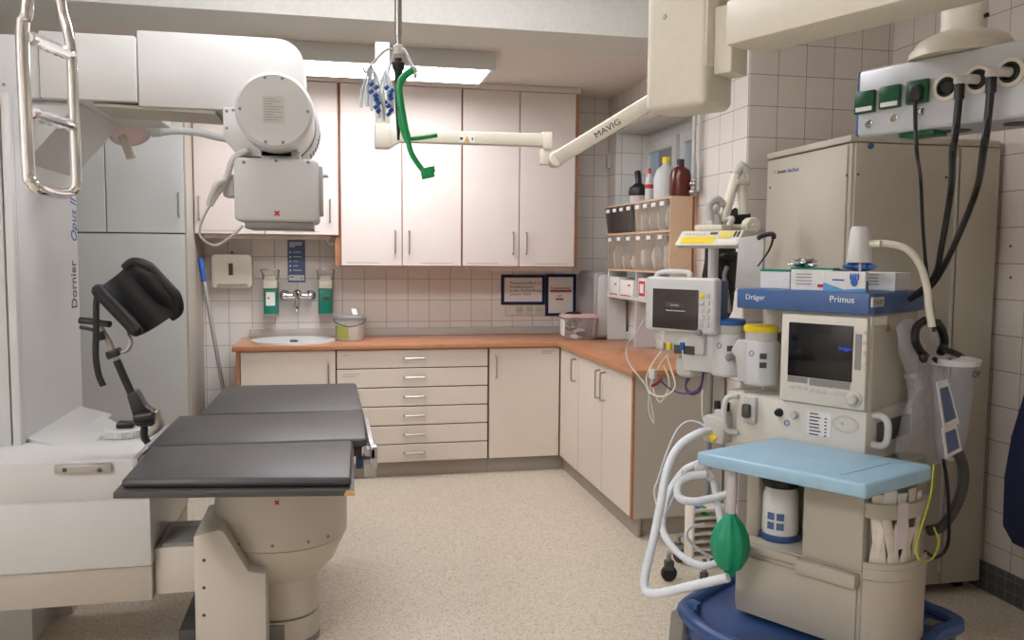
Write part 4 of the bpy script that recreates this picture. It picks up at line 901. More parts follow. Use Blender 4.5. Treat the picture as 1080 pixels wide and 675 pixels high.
# plugs and hoses hanging from the supply head
c = on_head(967, 97); s_ = pf.p(c.x, -.012, c.z)
t = thing('power_plug', 'black power plug and lead in the third green socket', 'plug', s_)
b = MB(); b.box((c.x - .006, -.034, c.z - .032), (c.x + .028, -.0125, c.z + .014), pf, bev=.008); b.build('plug', 'black', t)
b = MB(); b.tube([pf.p(c.x + .011, -.024, c.z - .03), pf.p(c.x + .014, -.022, c.z - .10), pf.p(c.x + .018, -.016, c.z - .17), W(971, 190, b=.42), W(974, 250, b=.5), W(979, 300, b=.55), W(984, 330, b=.58), W(985, 350, b=.58)], .0055, 8, 6); b.build('lead', 'black', t)
for (o, (pts), lab) in ((outs[1], ((1016, 104), (1012, 140), (1003, 200), (993, 260), (985, 292)), 'black gas hose with grey connector in the middle round outlet'), (outs[2], ((1050, 98), (1046, 130), (1030, 200), (1008, 255), (985, 298)), 'black gas hose with grey connector in the outermost round outlet')):
    s_ = pf.p(o.x, -.005, o.z); t = thing('gas_hose', lab, 'hose', s_)
    e_ = s_ - back * .034 - dirx * .026 - Z1 * .004
    b = MB(); b.tube([s_, s_ - back * .02 - dirx * .008, e_], .012, 14, 4); b.ell(e_, (.015, .015, .014)); b.build('connector', 'lgrey', t)
    b = MB(); b.tube([e_ - Z1 * .008, e_ - Z1 * .045], .0125, 12, 0); b.build('ferrule', 'black', t)
    st0 = e_ - Z1 * .04
    ends = [W(x, y, b=f + (.025 if pts[0][0] > 1030 else 0)) for (x, y), f in zip(pts[1:], (.30, .42, .52, .58))]
    b = MB(); b.tube([st0, st0 - Z1 * .07 - dirx * .004, st0 - Z1 * .14 - dirx * .010] + ends[1:] + [W(960, 316, b=.62 if pts[0][0] < 1030 else .65)], .0095, 12, 6); b.build('hose', 'black', t)
# ================================================================== EQUIPMENT CABINET AT RIGHT
cx0, cx1, cy0, cy1, cz = 2.055, 2.755, 3.08, 3.76, 1.905
t = thing('equipment_cabinet', 'tall beige-grey steel equipment cabinet standing against the right wall', 'cabinet', ((cx0 + cx1) / 2, 3.42, 0))
b = MB(); b.box((cx0 + .008, cy0 + .01, .035), (cx1, cy1, cz), bev=.004); b.build('body', 'machgrey', t)
b = MB(); b.box((cx0 - .002, cy0 + .004, cz + .004), (cx1, cy1, cz + .032), bev=.004); b.build('top_plate', 'machgrey', t)
b = MB(); b.box((cx0, cy0 + .03, .06), (cx0 + .012, cy1 - .006, cz - .006), bev=.003); b.build('side_door', 'machgrey', t)
b = MB(); b.box((cx0 + .02, cy0, .04), (2.555, cy0 + .012, cz), bev=.003); b.box((2.565, cy0, .04), (cx1, cy0 + .012, cz), bev=.003); b.build('front_panel', 'machgrey', t)
b = MB(); b.box((2.54, cy0 - .006, .10), (2.552, cy0 + .002, 1.86)); b.build('seam_strip', 'lgrey', t)
for x in (cx0 + .05, cx1 - .08):
    for y in (cy0 + .05, cy1 - .08): b = MB(); b.box((x, y, 0), (x + .04, y + .04, .036)); b.build('foot', 'black', t)
screws([W(905, 184, Y=cy0), W(998, 187, Y=cy0), W(905, 560, Y=cy0)], (0, -1, 0), t, .006, 'dgrey')
screws([W(893, 185, X=cx0), W(812.5, 198, X=cx0)], (-1, 0, 0), t, .006, 'dgrey')
for x, tx, m, sh in ((816, 'T', 'btext', 0), (819.5, 'Dornier', 'ink', 0), (830.5, 'MedTech', 'btext', .2)):
    text('lettering', tx, .025, W(x, 184 - (x - 816) * .12, X=cx0 - .001), -Y1, Z1, m, t, shear=sh)
b = MB(); b.lathe([(0, 0), (.013, 0), (.011, .007), (0, .009)], W(918, 154, Y=cy0), (0, -1, 0), 16); b.build('magnet', 'navy', t)
# lead apron at the right edge
t = thing('navy_apron', 'dark blue padded apron hanging on the right wall at the picture edge', 'apron', (2.73, 2.6, .28))
b = MB(); b.prism([(2.70, 2.92, .34), (2.70, 2.925, .55), (2.70, 2.90, .72), (2.70, 2.82, 1.0), (2.70, 2.72, 1.35), (2.70, 2.35, 1.42), (2.70, 2.30, .28), (2.70, 2.86, .28)], (.05, 0, 0), bev=.02, seg=3); b.build('cloth', 'navycloth', t)
b = MB(); b.cyl((2.72, 2.52, 1.40), (2.78, 2.52, 1.43), .008, n=10); b.build('hanger_hook', 'steel', t)
for y, lab in ((259.6, 'upper of two small dark screw plugs in the right wall tiles'), (292.8, 'lower of two small dark screw plugs in the right wall tiles')):
    b = MB(); b.lathe([(0, 0), (.006, 0), (.005, .003), (0, .003)], W(1066, y, X=2.7801), (-1, 0, 0), 10); b.solo('screw_plug', 'dgrey', lab, 'screw plug')
# ================================================================== ANAESTHESIA MACHINE
N_ = -MBX                                        # outward normal of its front
RD = -MA                                         # reading direction on its front
def M(x, y, b): return MF.loc(W(x, y, b=b))
A = thing('anaesthesia_machine', 'ivory anaesthesia machine with blue top shelf, light blue tray and dark screen', 'anaesthesia machine', MF.p(.33, .45, 0))
# base with bumper and castors
bp = [(.66, .14), (.60, .06), (.48, .0), (.33, -.03), (.17, -.015), (.04, .06), (-.01, .18), (-.03, .34), (-.02, .52), (.01, .70), (.64, .74), (.68, .45)]
ol = spline([V((x, y, 0)) for x, y in bp], 5, True)
b = MB(); b.prism([MF.p(q.x, q.y, .165) for q in ol], (0, 0, .065)); b.build('base_plate', 'navy', A)
b = MB(); b.tube([MF.p(q.x, q.y, .235) for q in ol], .026, 12, 0, closed=True); b.build('bumper', 'navy', A)
b = MB(); c = MF.p(.61, .10, .262); b.box((.585, .08, .23), (.635, .12, .275), MF, bev=.01); b.build('base_knob', 'navy', A)
def castor(a_, b_, parent, r=.055, h=.235, m1='dgrey'):
    b = MB(); b.prism([MF.p(a_ - .028, b_ - .05, r * 1.0), MF.p(a_ - .028, b_ + .04, r * 1.2), MF.p(a_ - .028, b_ + .03, h), MF.p(a_ - .028, b_ - .03, h)], MF.x * .056, bev=.008); k = b.build('castor', 'mgrey', parent)
    b = MB(); b.cyl(MF.p(a_ - .018, b_, r), MF.p(a_ + .018, b_, r), r, n=28, bev=.008); b.build('wheel', 'black', k)
for a_, b_ in ((.645, .085), (.02, .20), (.02, .62), (.62, .66)): castor(a_, b_, A)
# lower carcass
zb0, zd, zt0 = .30, .495, .775
b = MB(); b.box((.088, .205, zb0 - .055), (.515, .70, zd), MF, bev=.006); b.build('drawer_block', 'machgrey', A)
b = MB(); b.box((.10, .196, zb0 - .03), (.512, .207, zd - .05), MF, bev=.004); dw = b.build('drawer', 'machgrey', A)
b = MB(); b.box((.093, .165, zd - .048), (.285, .205, zd - .004), MF, bev=.006); b.build('drawer_grip', 'machgrey', dw)
b = MB(); b.box((.285, .185, zd - .03), (.515, .205, zd - .004), MF, bev=.004); b.build('niche_lip', 'machgrey', A)
b = MB(); b.box((.088, .20, zd), (.281, .70, zt0), MF, bev=.006); b.build('side_compartment', 'machgrey', A)
b = MB(); b.box((.281, .44, zd), (.515, .70, zt0 + .03), MF); b.build('niche_back', 'machgrey', A)
b = MB(); b.box((.47, .26, zd), (.515, .44, zt0), MF, bev=.005); b.build('niche_side', 'machgrey', A)
# rounded tower with packet pockets at its right
def arc(off=0):
    q = [V((.088, .207, 0)), V((.055, .215, 0)), V((.022, .238, 0)), V((-.004, .275, 0)), V((-.018, .325, 0)), V((-.02, .38, 0)), V((-.012, .44, 0))]
    q = spline(q, 4); out = []
    for i, p in enumerate(q):
        t = (q[min(i + 1, len(q) - 1)] - q[max(i - 1, 0)]).normalized(); n = V((t.y, -t.x, 0)); n = n if n.x > 0 or n.y > 0 else n
        n = V((-t.y, t.x, 0)); n = n if (V((.12, .42, 0)) - p).dot(n) > 0 else -n
        out.append(p + n * off)
    return out
def arcsolid(z0, z1, off, m, name, back=.44, dep=None):
    o = arc(off); b = MB()
    inner = arc(dep)[::-1] if dep else [V((.087, back, 0))]
    b.prism([MF.p(p.x, p.y, z0) for p in o + inner], (0, 0, z1 - z0)); return b.build(name, m, A)
zl = W(915, 612, b=.21).z; zl2 = W(915, 604, b=.21).z; zm0 = W(915, 546, b=.21).z; zm1 = W(915, 535, b=.21).z
arcsolid(zb0 - .055, zl, 0, 'machgrey', 'rounded_drawer'); arcsolid(zl + .002, zl2 + .012, -.002, 'machgrey', 'pocket_lip')
arcsolid(zl2 + .012, .80, .035, 'mgrey', 'pocket_wall'); arcsolid(zm0, zm1 + .012, 0, 'machgrey', 'upper_pocket_lip', dep=.034)
arcsolid(zl2 + .012, zl2 + .03, 0, 'machgrey', 'pocket_rim', dep=.004)
# packets standing in the pockets
ar = arc(.018)
for i, (k, h, w_, ln) in enumerate(((3, .14, .026, .15), (6, .165, .034, -.12), (9, .14, .028, .2), (11, .165, .034, -.3), (13, .12, .028, .35), (16, .165, .032, -.25), (18, .15, .03, .2), (21, .16, .026, -.1))):
    p, q = ar[k - 1], ar[k + 1]; d = (q - p).normalized(); zz = zl2 + .013
    f = Frame(MF.p(ar[k].x, ar[k].y, zz), MF.x * d.x + MF.y * d.y, MF.x * -d.y + MF.y * d.x)
    b = MB(); b.prism([f.p(-w_ / 2, -.002, 0), f.p(w_ / 2, -.002, 0), f.p(w_ / 2 + ln * h * .9, -.002, h), f.p(-w_ / 2 + ln * h * .9, -.002, h)], f.y * .005, bev=.0015)
    b.solo('catheter_packet', 'packet', 'pale catheter packet standing in the lower pocket of the anaesthesia machine', 'packet', 'packets in the lower pocket')
for i, (k, h, w_, m) in enumerate(((4, .055, .03, 'packet'), (8, .07, .035, 'paper'), (12, .06, .03, 'paper'), (16, .07, .035, 'packet'), (20, .05, .03, 'paper'))):
    p, q = ar[k - 1], ar[k + 1]; d = (q - p).normalized(); zz = zm1 + .013
    f = Frame(MF.p(ar[k].x, ar[k].y, zz - .03), MF.x * d.x + MF.y * d.y, MF.x * -d.y + MF.y * d.x)
    b = MB(); b.prism([f.p(-w_ / 2, -.003, 0), f.p(w_ / 2, -.003, 0), f.p(w_ / 2 + .006, -.003, h), f.p(-w_ / 2, -.003, h)], f.y * .006, bev=.002)
    b.solo('wrapped_syringe', m, 'small wrapped packet in the upper pocket of the anaesthesia machine', 'packet', 'packets in the upper pocket')
k = 11; p, q = ar[k - 1], ar[k + 1]; d = (q - p).normalized(); f = Frame(MF.p(arc(-.004)[k].x, arc(-.004)[k].y, zm1 - .12), MF.x * d.x + MF.y * d.y, MF.x * -d.y + MF.y * d.x)
b = MB(); b.prism([f.p(-.018, -.003, 0), f.p(.018, -.003, 0), f.p(.018, -.003, .14), f.p(-.018, -.003, .14)], f.y * .0025); b.solo('hanging_strip', 'milk', 'milky plastic strip hanging over the rim of the upper pocket', 'strip')
# tray
b = MB(); b.prism([MF.p(x, y, .776) for x, y in ((.542, -.01), (.0, .0), (-.049, .345), (-.035, .372), (.475, .372))], (0, 0, .044), bev=.01, seg=3); TR = b.build('tray', 'tray', A)
b = MB(); b.prism([MF.p(.09, .05, .8201), MF.p(.098, .05, .8201), MF.p(.06, .30, .8201), MF.p(.052, .30, .8201)], (0, 0, .002)); b.build('tray_groove', 'tray', TR)
# upper body
FB = .365
b = MB(); b.box((.166, FB + .012, .776), (.632, .76, .952), MF, bev=.006); b.build('panel_block', 'mach', A)
b = MB(); b.box((.166, FB + .02, .95), (.47, .76, 1.262), MF, bev=.004); b.build('screen_block', 'mach', A)
b = MB(); b.box((.468, .56, .95), (.632, .76, 1.262), MF, bev=.004); b.build('vaporizer_panel', 'mach', A)
b = MB(); b.box((.162, .395, .95), (.168, .755, 1.258), MF, bev=.002); SD = b.build('side_cover', 'machgrey', A)
b = MB(); b.box((.167, FB - .006, .955), (.46, FB + .022, 1.252), MF, bev=.006); BZ = b.build('screen_bezel', 'mach', A)
b = MB(); b.box((.21, FB - .009, 1.043), (.431, FB - .004, 1.224), MF, bev=.002); SCN = b.build('screen', 'screen', BZ)
K['screenblue'] = emit('screen_blue', (30, 80, 230), .5)
q = M(884, 369, FB - .0095); text('lettering', 'Dräger', .0155, MF.p(q.x, q.y, q.z), RD, Z1, 'screenblue', SCN)
def panel(name, x0, y0, x1, y1, m, parent, b0=FB - .0065, th=.002, inset=0):
    p, q = M(x0, y0, b0), M(x1, y1, b0)
    b = MB(); b.box((min(p.x, q.x), b0 - th, min(p.z, q.z)), (max(p.x, q.x), b0 + .001, max(p.z, q.z)), MF, bev=.0008, seg=1); return b.build(name, m, parent)
b = MB(); b.box((.183, FB - .008, 1.085), (.203, FB - .005, 1.20), MF); b.box((.36, FB - .008, 1.022), (.43, FB - .005, 1.041), MF); b.box((.215, FB - .008, 1.018), (.352, FB - .005, 1.041), MF); b.build('soft_keys', 'mgrey', BZ)
def keys(spots, name='key'):
    first = None
    for lo, hi in spots:
        if first is None: b = MB(); b.box(lo, hi, MF, bev=.002); first = b.build(name, 'lgrey', BZ); p0 = lo
        else: c = first.copy(); C.objects.link(c); c.parent = BZ; c.location = MF.x * (lo[0] - p0[0]) + MF.y * (lo[1] - p0[1]) + Z1 * (lo[2] - p0[2]); OFF[c.name] = OFF[BZ.name]
keys([((.405 - .024 * i, FB - .0085, 1.0), (.423 - .024 * i, FB - .005, 1.014)) for i in range(3)])
keys([((.335 - .021 * i, FB - .0085, .995), (.351 - .021 * i, FB - .005, 1.01)) for i in range(7)])
keys([((.170, FB - .0085, 1.20 - .033 * i), (.179, FB - .005, 1.212 - .033 * i)) for i in range(4)])
q = M(901, 421, FB - .006); b = MB(); b.lathe([(.026, 0), (.026, .006), (.018, .01), (.017, .026), (.013, .03), (0, .03)], MF.p(q.x, q.y, q.z), N_, 28); b.build('rotary_knob', 'lgrey', BZ)
pb = FB + .011
PB = A
for x, y, r, m in ((822, 435, .012, 'black'), (838, 437.5, .012, 'lgrey')):
    q = M(x, y, pb); b = MB(); b.lathe([(r * 1.25, 0), (r * 1.2, .005), (r, .007), (r * .9, .016), (0, .016)], MF.p(q.x, q.y, q.z), N_, 20); b.build('front_knob', m, A)
q = M(830, 446, pb); b = MB(); b.tube([MF.p(q.x + .009 * math.cos(t), pb - .001, q.z + .009 * math.sin(t)) for t in [2 * PI * i / 16 for i in range(16)]], .0014, 6, 0, closed=True); b.build('ring_mark', 'btext', A)
lb = panel('paper_label', 852, 432.5, 876, 462, 'paper', A, pb, .001)
b = MB(); p = M(853.5, 435, pb - .0012)
for i in range(7):
    z = p.z - .0115 * i; b.box((p.x - .012 - (.02, .028, .02, .025, .024, .03, .022)[i], pb - .0018, z - .004), (p.x - .002, pb - .001, z), MF)
    if i: b.box((p.x - .062, pb - .0018, z - .004), (p.x - .054, pb - .001, z), MF)
b.build('print', 'ink', lb)
q = M(888, 447, pb); b = MB(); b.lathe([(.024, 0), (.028, .0008), (.028, .0028), (.022, .003)], MF.p(q.x - .012, q.y, q.z), N_, 32, sx=1.6, xdir=MF.x); b.lathe([(0, 0), (.0045, 0), (.0045, .005), (0, .005)], MF.p(q.x, q.y, q.z), N_, 12); b.build('outlet_recess', 'lgrey', A)
# side details
def mside(x, y): return MF.loc(W(x, y, a=.160))
q0, q1 = mside(919, 336), mside(935, 341.5); b = MB(); b.box((.1585, min(q0.y, q1.y), min(q0.z, q1.z) - .003), (.163, max(q0.y, q1.y), max(q0.z, q1.z) + .004), MF); b.build('red_print_label', 'paper', SD)
q0 = mside(937, 346); b = MB(); b.prism([MF.p(.1615, q0.y - .02, q0.z - .011), MF.p(.1615, q0.y + .02, q0.z - .011), MF.p(.1615, q0.y, q0.z + .013)], MF.x * -.002); b.build('warning_triangle', mat('warning_orange', (186, 132, 70)), SD)
q0 = mside(955, 396); b = MB(); b.lathe([(0, 0), (.012, 0), (.012, .012), (.008, .016), (.008, .03), (.013, .034), (.013, .042), (0, .044)], MF.p(.162, q0.y, q0.z), RD, 18); b.build('side_knob', 'lgrey', SD)
b = MB(); b.box((.150, .46, .84), (.167, .70, .905), MF); b.build('side_recess', 'dgrey', A)
b = MB(); b.tube([MF.p(.166, FB + .06, .935), MF.p(.135, FB + .06, .935), MF.p(.118, FB + .06, .915), MF.p(.118, FB + .06, .86), MF.p(.135, FB + .06, .84), MF.p(.166, FB + .06, .84)], .0115, 14, 4); b.build('push_handle', 'white', A)
# blue top shelf
b = MB(); b.prism([MF.p(x, y, 1.262) for x, y in ((.63, FB - .01), (.164, FB - .01), (.155, FB + .012), (.15, .78), (.64, .78), (.64, FB + .01))], (0, 0, .068), bev=.005); SH = b.build('top_shelf', 'blue', A)
q = M(876, 318.5, FB - .011); text('lettering', 'Primus', .030, MF.p(q.x + .005, FB - .0105, q.z), RD, Z1, 'wtext', SH)
q = M(786, 315.5, FB - .011); text('lettering', 'Dräger', .026, MF.p(q.x, FB - .0105, q.z), RD, Z1, 'wtext', SH)
q0, q1 = MF.loc(W(919, 318, a=.153)), MF.loc(W(937, 309, a=.153)); b = MB(); b.box((.1485, q0.y, 1.287), (.154, q0.y + .085, 1.318), MF); tg = b.build('asset_tag', 'lgrey', SH)
text('lettering', 'TV I-27', .022, MF.p(.148, q0.y + .006, 1.294), MBX, Z1, 'ink', tg)
# vaporizers on the rail
b = MB(); b.box((.47, .535, 1.13), (.95, .56, 1.17), MF, bev=.003); b.build('vaporizer_rail', 'steel', A)
def vapor(cx, cy, zb_, lab, cap, mdir, e=0):
    o = MF.p(cx, cy, zb_); t = thing('vaporizer', lab, 'vaporizer', o)
    b = MB(); b.lathe([(0, 0), (.056, 0), (.062, .008), (.062, .152), (.058, .16), (0, .16)], o, n=40); BD = b.build('body', 'white2', t)
    b = MB(); b.lathe([(0, .16), (.054, .16), (.056, .165), (.056, .19), (0, .19)], o, n=40); b.build('dial_collar', 'lgrey', t)
    b = MB(); b.lathe([(0, .19), (.059, .19), (.061, .195), (.061, .207), (.057, .212), (0, .212)], o, n=48, twist=lambda k, h: 1 + (.012 if int(k * 48 + .5) % 2 else 0)); b.build('dial', cap, t)
    md = (MF.x * mdir[0] + MF.y * mdir[1]).normalized(); sd = V((-md.y, md.x, 0)); f = Frame(o, md, sd)
    b = MB(); b.prism([f.p(.03, -.04, .01), f.p(.075 + e, -.04, .012), f.p(.085 + e, -.04, .10), f.p(.10 + e, -.04, .112), f.p(.10 + e, -.04, .125), f.p(.08 + e * .3, -.04, .158), f.p(.03, -.04, .158)], f.y * .08, bev=.006); b.build('filler_block', 'white', t)
    b = MB(); b.cyl(f.p(.08, -.02, .10), f.p(.118, .01, .088), .012, n=14, bev=.003); b.build('filler_key', 'mgrey', t)
    c = o + N_ * .0625 + Z1 * .115
    b = MB(); b.tube([c + N_ * .001 + RD * (.009 * math.cos(q)) + Z1 * (.009 * math.sin(q)) for q in [2 * PI * i / 16 for i in range(16)]], .0013, 6, 0, closed=True); b.build('ring_mark', 'btext', BD)
    b = MB()
    for i in range(2): 
        a_ = math.radians(38); d = N_ * math.cos(a_) + RD * math.sin(a_); b.box((-.012, -.001, -.01), (.012, .001, .01), Frame(o + d * .0622 + Z1 * (.075 + .032 * i), N_.cross(Z1) * 0 + (RD * math.cos(a_) - N_ * math.sin(a_)), d))
    b.build('print', 'dgrey', BD)
    return t
vc = MF.loc(W(801, 412, b=.46)); vapor(vc.x, .46, .985, 'white vaporizer with yellow dial, next to the screen', 'yellow', (1, -.55))
vc2 = MF.loc(W(768, 408, b=.46)); vapor(vc2.x + .01, .47, 1.0, 'white vaporizer with blue dial, beside the yellow one', 'vblue', (1, -.3), .085)
# left flank: handle, suction switch, breathing block
b = MB(); b.box((.628, .42, .70), (.70, .56, .955), MF, bev=.008); b.build('flank_block', 'mach', A)
q = M(790, 432, .36); b = MB(); b.box((q.x - .025, .355, q.z - .05), (q.x + .022, .378, q.z + .045), MF, bev=.005); FS = b.build('switch_plate', 'lgrey', A)
b = MB(); b.box((q.x - .012, .335, q.z - .028), (q.x + .018, .357, q.z + .022), MF, bev=.008); b.build('switch_knob', 'dgrey', FS)
hp = [M(778, 418, .37), M(768, 419, .35), M(764, 428, .34), M(764, 446, .34), M(768, 454, .35), M(778, 456, .37)]
b = MB(); b.tube([MF.p(p.x, p.y, p.z) for p in hp], .010, 12, 4); b.build('flank_handle', 'white', A)
q = M(757, 468, .42); b = MB(); b.box((q.x - .06, .36, .76), (q.x + .03, .48, .86), MF, bev=.012); b.cyl(MF.p(q.x - .03, .40, .85), MF.p(q.x - .03, .40, .885), .03, n=20, bev=.004); b.build('valve_block', 'lgrey', A)
for i, dx in enumerate((-.052, -.012)): b = MB(); b.cyl(MF.p(q.x + dx, .39, .88), MF.p(q.x + dx, .39, .915), .012, n=14, bev=.003); b.build('valve_cap', 'black', A)
# absorber canister in the niche
o = MF.p(M(822, 575, .31).x, .31, zd); t = thing('absorber_canister', 'clear round canister of white granules with dark blue foot in the niche under the tray', 'canister', o)
b = MB(); b.lathe([(0, 0), (.062, 0), (.066, .01), (.064, .022), (0, .022)], o, n=36); b.build('foot', 'navy', t)
b = MB(); b.lathe([(0, .022), (.058, .022), (.06, .03), (.058, .15), (.05, .178), (0, .18)], o, n=36); CN = b.build('granules', 'paper', t)
b = MB(); b.lathe([(0, .18), (.056, .18), (.062, .195), (.062, .24), (0, .25)], o, n=36); b.build('lid', 'black', t)
b = MB()
for i in range(2):
    for j in range(2):
        a_ = math.radians(-2 + 30 * i); d = N_ * math.cos(a_) + RD * math.sin(a_); b.box((-.012, 0, -.012), (.012, .0015, .012), Frame(o + d * .0595 + Z1 * (.055 + .032 * j), RD * math.cos(a_) - N_ * math.sin(a_), d))
b.build('print', 'poster', CN)
b = MB(); b.box((.30, .30, .735), (.50, .43, .776), MF, bev=.01); b.build('absorber_mount', 'mgrey', A)
# breathing bag and hoses
bag0 = W(771, 543, b=.08); t = thing('breathing_bag', 'green rubber breathing bag hanging under the left corner of the tray', 'breathing bag', bag0 - Z1 * .2)
def bagr(k, h): return 1 + .045 * math.cos(2 * PI * k * 9)
ztop, zbot = W(771, 541, b=.08).z, W(772, 607, b=.08).z; Hh = ztop - zbot
pr = [(.0, 0), (.016, .0), (.02, .02 * Hh / .2), (.036, .12 * Hh), (.055, .3 * Hh), (.062, .48 * Hh), (.057, .66 * Hh), (.042, .82 * Hh), (.022, .94 * Hh), (.014, Hh), (0, Hh)]
b = MB(); b.lathe(pr, V((bag0.x, bag0.y, zbot)), n=72, twist=bagr, sx=1, sy=1); b.build('bag', 'bag', t)
b = MB(); b.cyl(V((bag0.x, bag0.y, ztop - .002)), V((bag0.x, bag0.y, ztop + .03)), .014, n=18); b.cyl(V((bag0.x, bag0.y, ztop + .03)), V((bag0.x, bag0.y, .772)), .017, n=18); b.build('neck_tube', 'milk', t)
def hose(name, lab, pts, r, m, cat='hose', ridge=0, k=8, n=12, group=None):
    b = MB(); b.tube(pts, r, n, k, ridge=ridge); return b.solo(name, m, lab, cat, group, sharp=80)
P_ = lambda x, y, b: W(x, y, b=b)
hose('breathing_hose', 'white corrugated breathing hose in a wide loop ending under the green bag', [P_(748, 455, .36), P_(737, 457, .30), P_(717, 470, .24), P_(704, 494, .20), P_(697, 530, .16), P_(689, 570, .12), P_(681, 603, .08), P_(681, 622, .06), P_(693, 626, .04), P_(730, 618, .035), P_(768, 609, .05)], .0155, 'tube', ridge=.035, k=14)
hose('breathing_hose', 'second white breathing hose, the inner loop behind the wide one', [P_(738, 488, .42), P_(722, 496, .40), P_(708, 515, .36), P_(700, 540, .32), P_(700, 562, .30), P_(715, 583, .28), P_(737, 596, .28), P_(757, 592, .28), P_(762, 570, .30), P_(757, 530, .33), P_(752, 505, .36)], .0135, 'tube', ridge=.035, k=14)
hose('breathing_hose', 'short thick white breathing hose curling under the tray corner', [P_(745, 500, .30), P_(728, 502, .26), P_(716, 510, .22), P_(716, 524, .20), P_(730, 529, .22), P_(750, 526, .28), P_(768, 521, .34)], .0145, 'tube', ridge=.035, k=14)
b = MB(); q = P_(746, 456, .36); b.cyl(q, P_(755, 464, .36), .013, n=14); b.solo('tube_connector', 'yellow', 'yellow connector at the upper end of the wide breathing hose', 'connector')
b = MB(); q = P_(740, 493, .33); b.ell(q, (.03, .03, .026)); b.cyl(q, P_(752, 505, .34), .018, n=14); b.solo('valve_housing', 'milk', 'milky round valve housing joining the hoses at the left tray edge', 'valve')
hose('sampling_line', 'thin clear sampling line arching above the breathing hoses', [P_(750, 466, .36), P_(744, 450, .34), P_(728, 444, .30), P_(715, 452, .25), P_(704, 475, .22), P_(694, 505, .2), P_(690, 520, .18), P_(698, 545, .2), P_(712, 520, .25), P_(720, 495, .3)], .0028, 'tube', 'tube', k=8, n=8)
# patient monitor
md = .37; zq0, zq1 = 1.155, 1.363
t = thing('patient_monitor', 'white patient monitor with dark screen beside the vaporizers', 'monitor', MF.p(.905, .45, zq0))
aL, aR = M(680, 320, md).x, M(754, 320, md).x
b = MB(); b.box((aR, md, zq0), (aL, md + .05, zq1), MF, bev=.014, seg=3); MON = b.build('front_housing', 'white2', t)
b = MB(); b.box((aR + .004, md + .045, zq0 + .006), (aL - .012, md + .10, zq1 - .008), MF, bev=.008); b.build('rear_housing', mat('monitor_blue_grey', (78, 92, 112), .45), t)
p, q = M(689, 304, md), M(736, 349, md)
b = MB(); b.box((q.x, md - .003, q.z), (p.x, md + .002, p.z), MF, bev=.002); sc = b.build('screen', 'screen2', MON)
c = M(712, 322, md - .004); b = MB(); b.box((c.x - .042, md - .0035, c.z - .008), (c.x + .045, md - .0028, c.z + .012), MF); b.build('message_box', 'dgrey', sc)
text('lettering', 'Standby', .0125, MF.p(c.x + .022, md - .0042, c.z - .003), RD, Z1, 'lgrey', sc)
b = MB(); b.box((c.x - .045, md - .0038, c.z - .022), (c.x + .042, md - .0028, c.z - .019), MF); b.build('print', 'lgrey', sc)
b = MB(); p = M(739, 309, md)
for i in range(5):
    for j in range(2):
        if i == 0 and j == 0: continue
        b = MB(); b.box((p.x - .024 * j - .016, md - .004, p.z - .027 * i - .018), (p.x - .024 * j, md + .002, p.z - .027 * i), MF, bev=.002); b.build('key', 'lgrey', MON)
b = MB(); b.box((p.x - .016, md - .004, p.z - .018), (p.x, md + .002, p.z), MF, bev=.002); b.build('alarm_key', 'yellow', MON)
q = M(738, 350.5, md); b = MB(); b.lathe([(.012, 0), (.011, .012), (.009, .014), (0, .014)], MF.p(q.x, md, q.z), N_, 20); b.build('rotary_knob', 'mgrey', MON)
b = MB(); p = M(712, 290, md + .06); b.tube([MF.p(p.x + .07, md + .03, zq1 - .004), MF.p(p.x + .06, md + .05, zq1 + .014), MF.p(p.x, md + .05, zq1 + .019), MF.p(p.x - .07, md + .05, zq1 + .015), MF.p(p.x - .085, md + .03, zq1 - .004)], .011, 10, 5); b.build('carry_handle', 'white2', t)
b = MB(); p, q = M(700, 357, md + .02), M(742, 375, md + .02); b.box((q.x, md + .02, q.z), (p.x, md + .14, zq0 + .004), MF, bev=.006); DK = b.build('dock', 'lgrey', t)
b = MB(); r_ = M(711, 369, md + .018); b.box((r_.x - .09, md + .016, r_.z - .012), (r_.x, md + .021, r_.z + .02), MF); b.build('dock_recess', 'dgrey', DK)
for x, m in ((705, 'yellow'), (719, 'vblue'), (698, 'lgrey')): r_ = M(x, 364, md + .01); b = MB(); b.box((r_.x - .01, md + .004, r_.z - .018), (r_.x + .006, md + .018, r_.z + .01), MF, bev=.002); b.build('lead_plug', m, DK)
b = MB(); b.tube([MF.p(.86, md + .13, 1.19), MF.p(.80, .60, 1.16), MF.p(.64, .66, 1.12)], .018, 12, 4); b.build('mount_arm', 'lgrey', t)
b = MB(); p = M(722, 386, .44); b.box((p.x - .05, .42, p.z - .045), (p.x + .04, .52, p.z + .045), MF, bev=.03, seg=3); b.build('gas_module', 'white2', t)
# cables under the monitor
G = 'patient cables under the monitor'
hose('patient_cable', 'grey cable looping down left of the monitor to the worktop end', [P_(681, 335, .42), P_(672, 350, .42), P_(661, 366, .42), P_(664, 384, .42), P_(680, 405, .42), P_(687, 425, .42), P_(690, 446, .42), P_(684, 430, .42), P_(687, 400, .42)], .0035, 'cable', 'cable', n=8)
hose('patient_cable', 'cream cable hanging in a loop from the monitor dock', [P_(698, 370, .40), P_(689, 382, .38), P_(682, 398, .38), P_(686, 414, .38), P_(700, 418, .38), P_(712, 408, .38), P_(708, 390, .39), P_(703, 374, .40)], .0035, 'offwhite', 'cable', n=8)
hose('patient_cable', 'second cream cable with a longer loop under the monitor dock', [P_(706, 371, .41), P_(694, 388, .40), P_(688, 404, .40), P_(696, 424, .4), P_(706, 405, .4), P_(700, 385, .4)], .003, 'offwhite', 'cable', n=8)
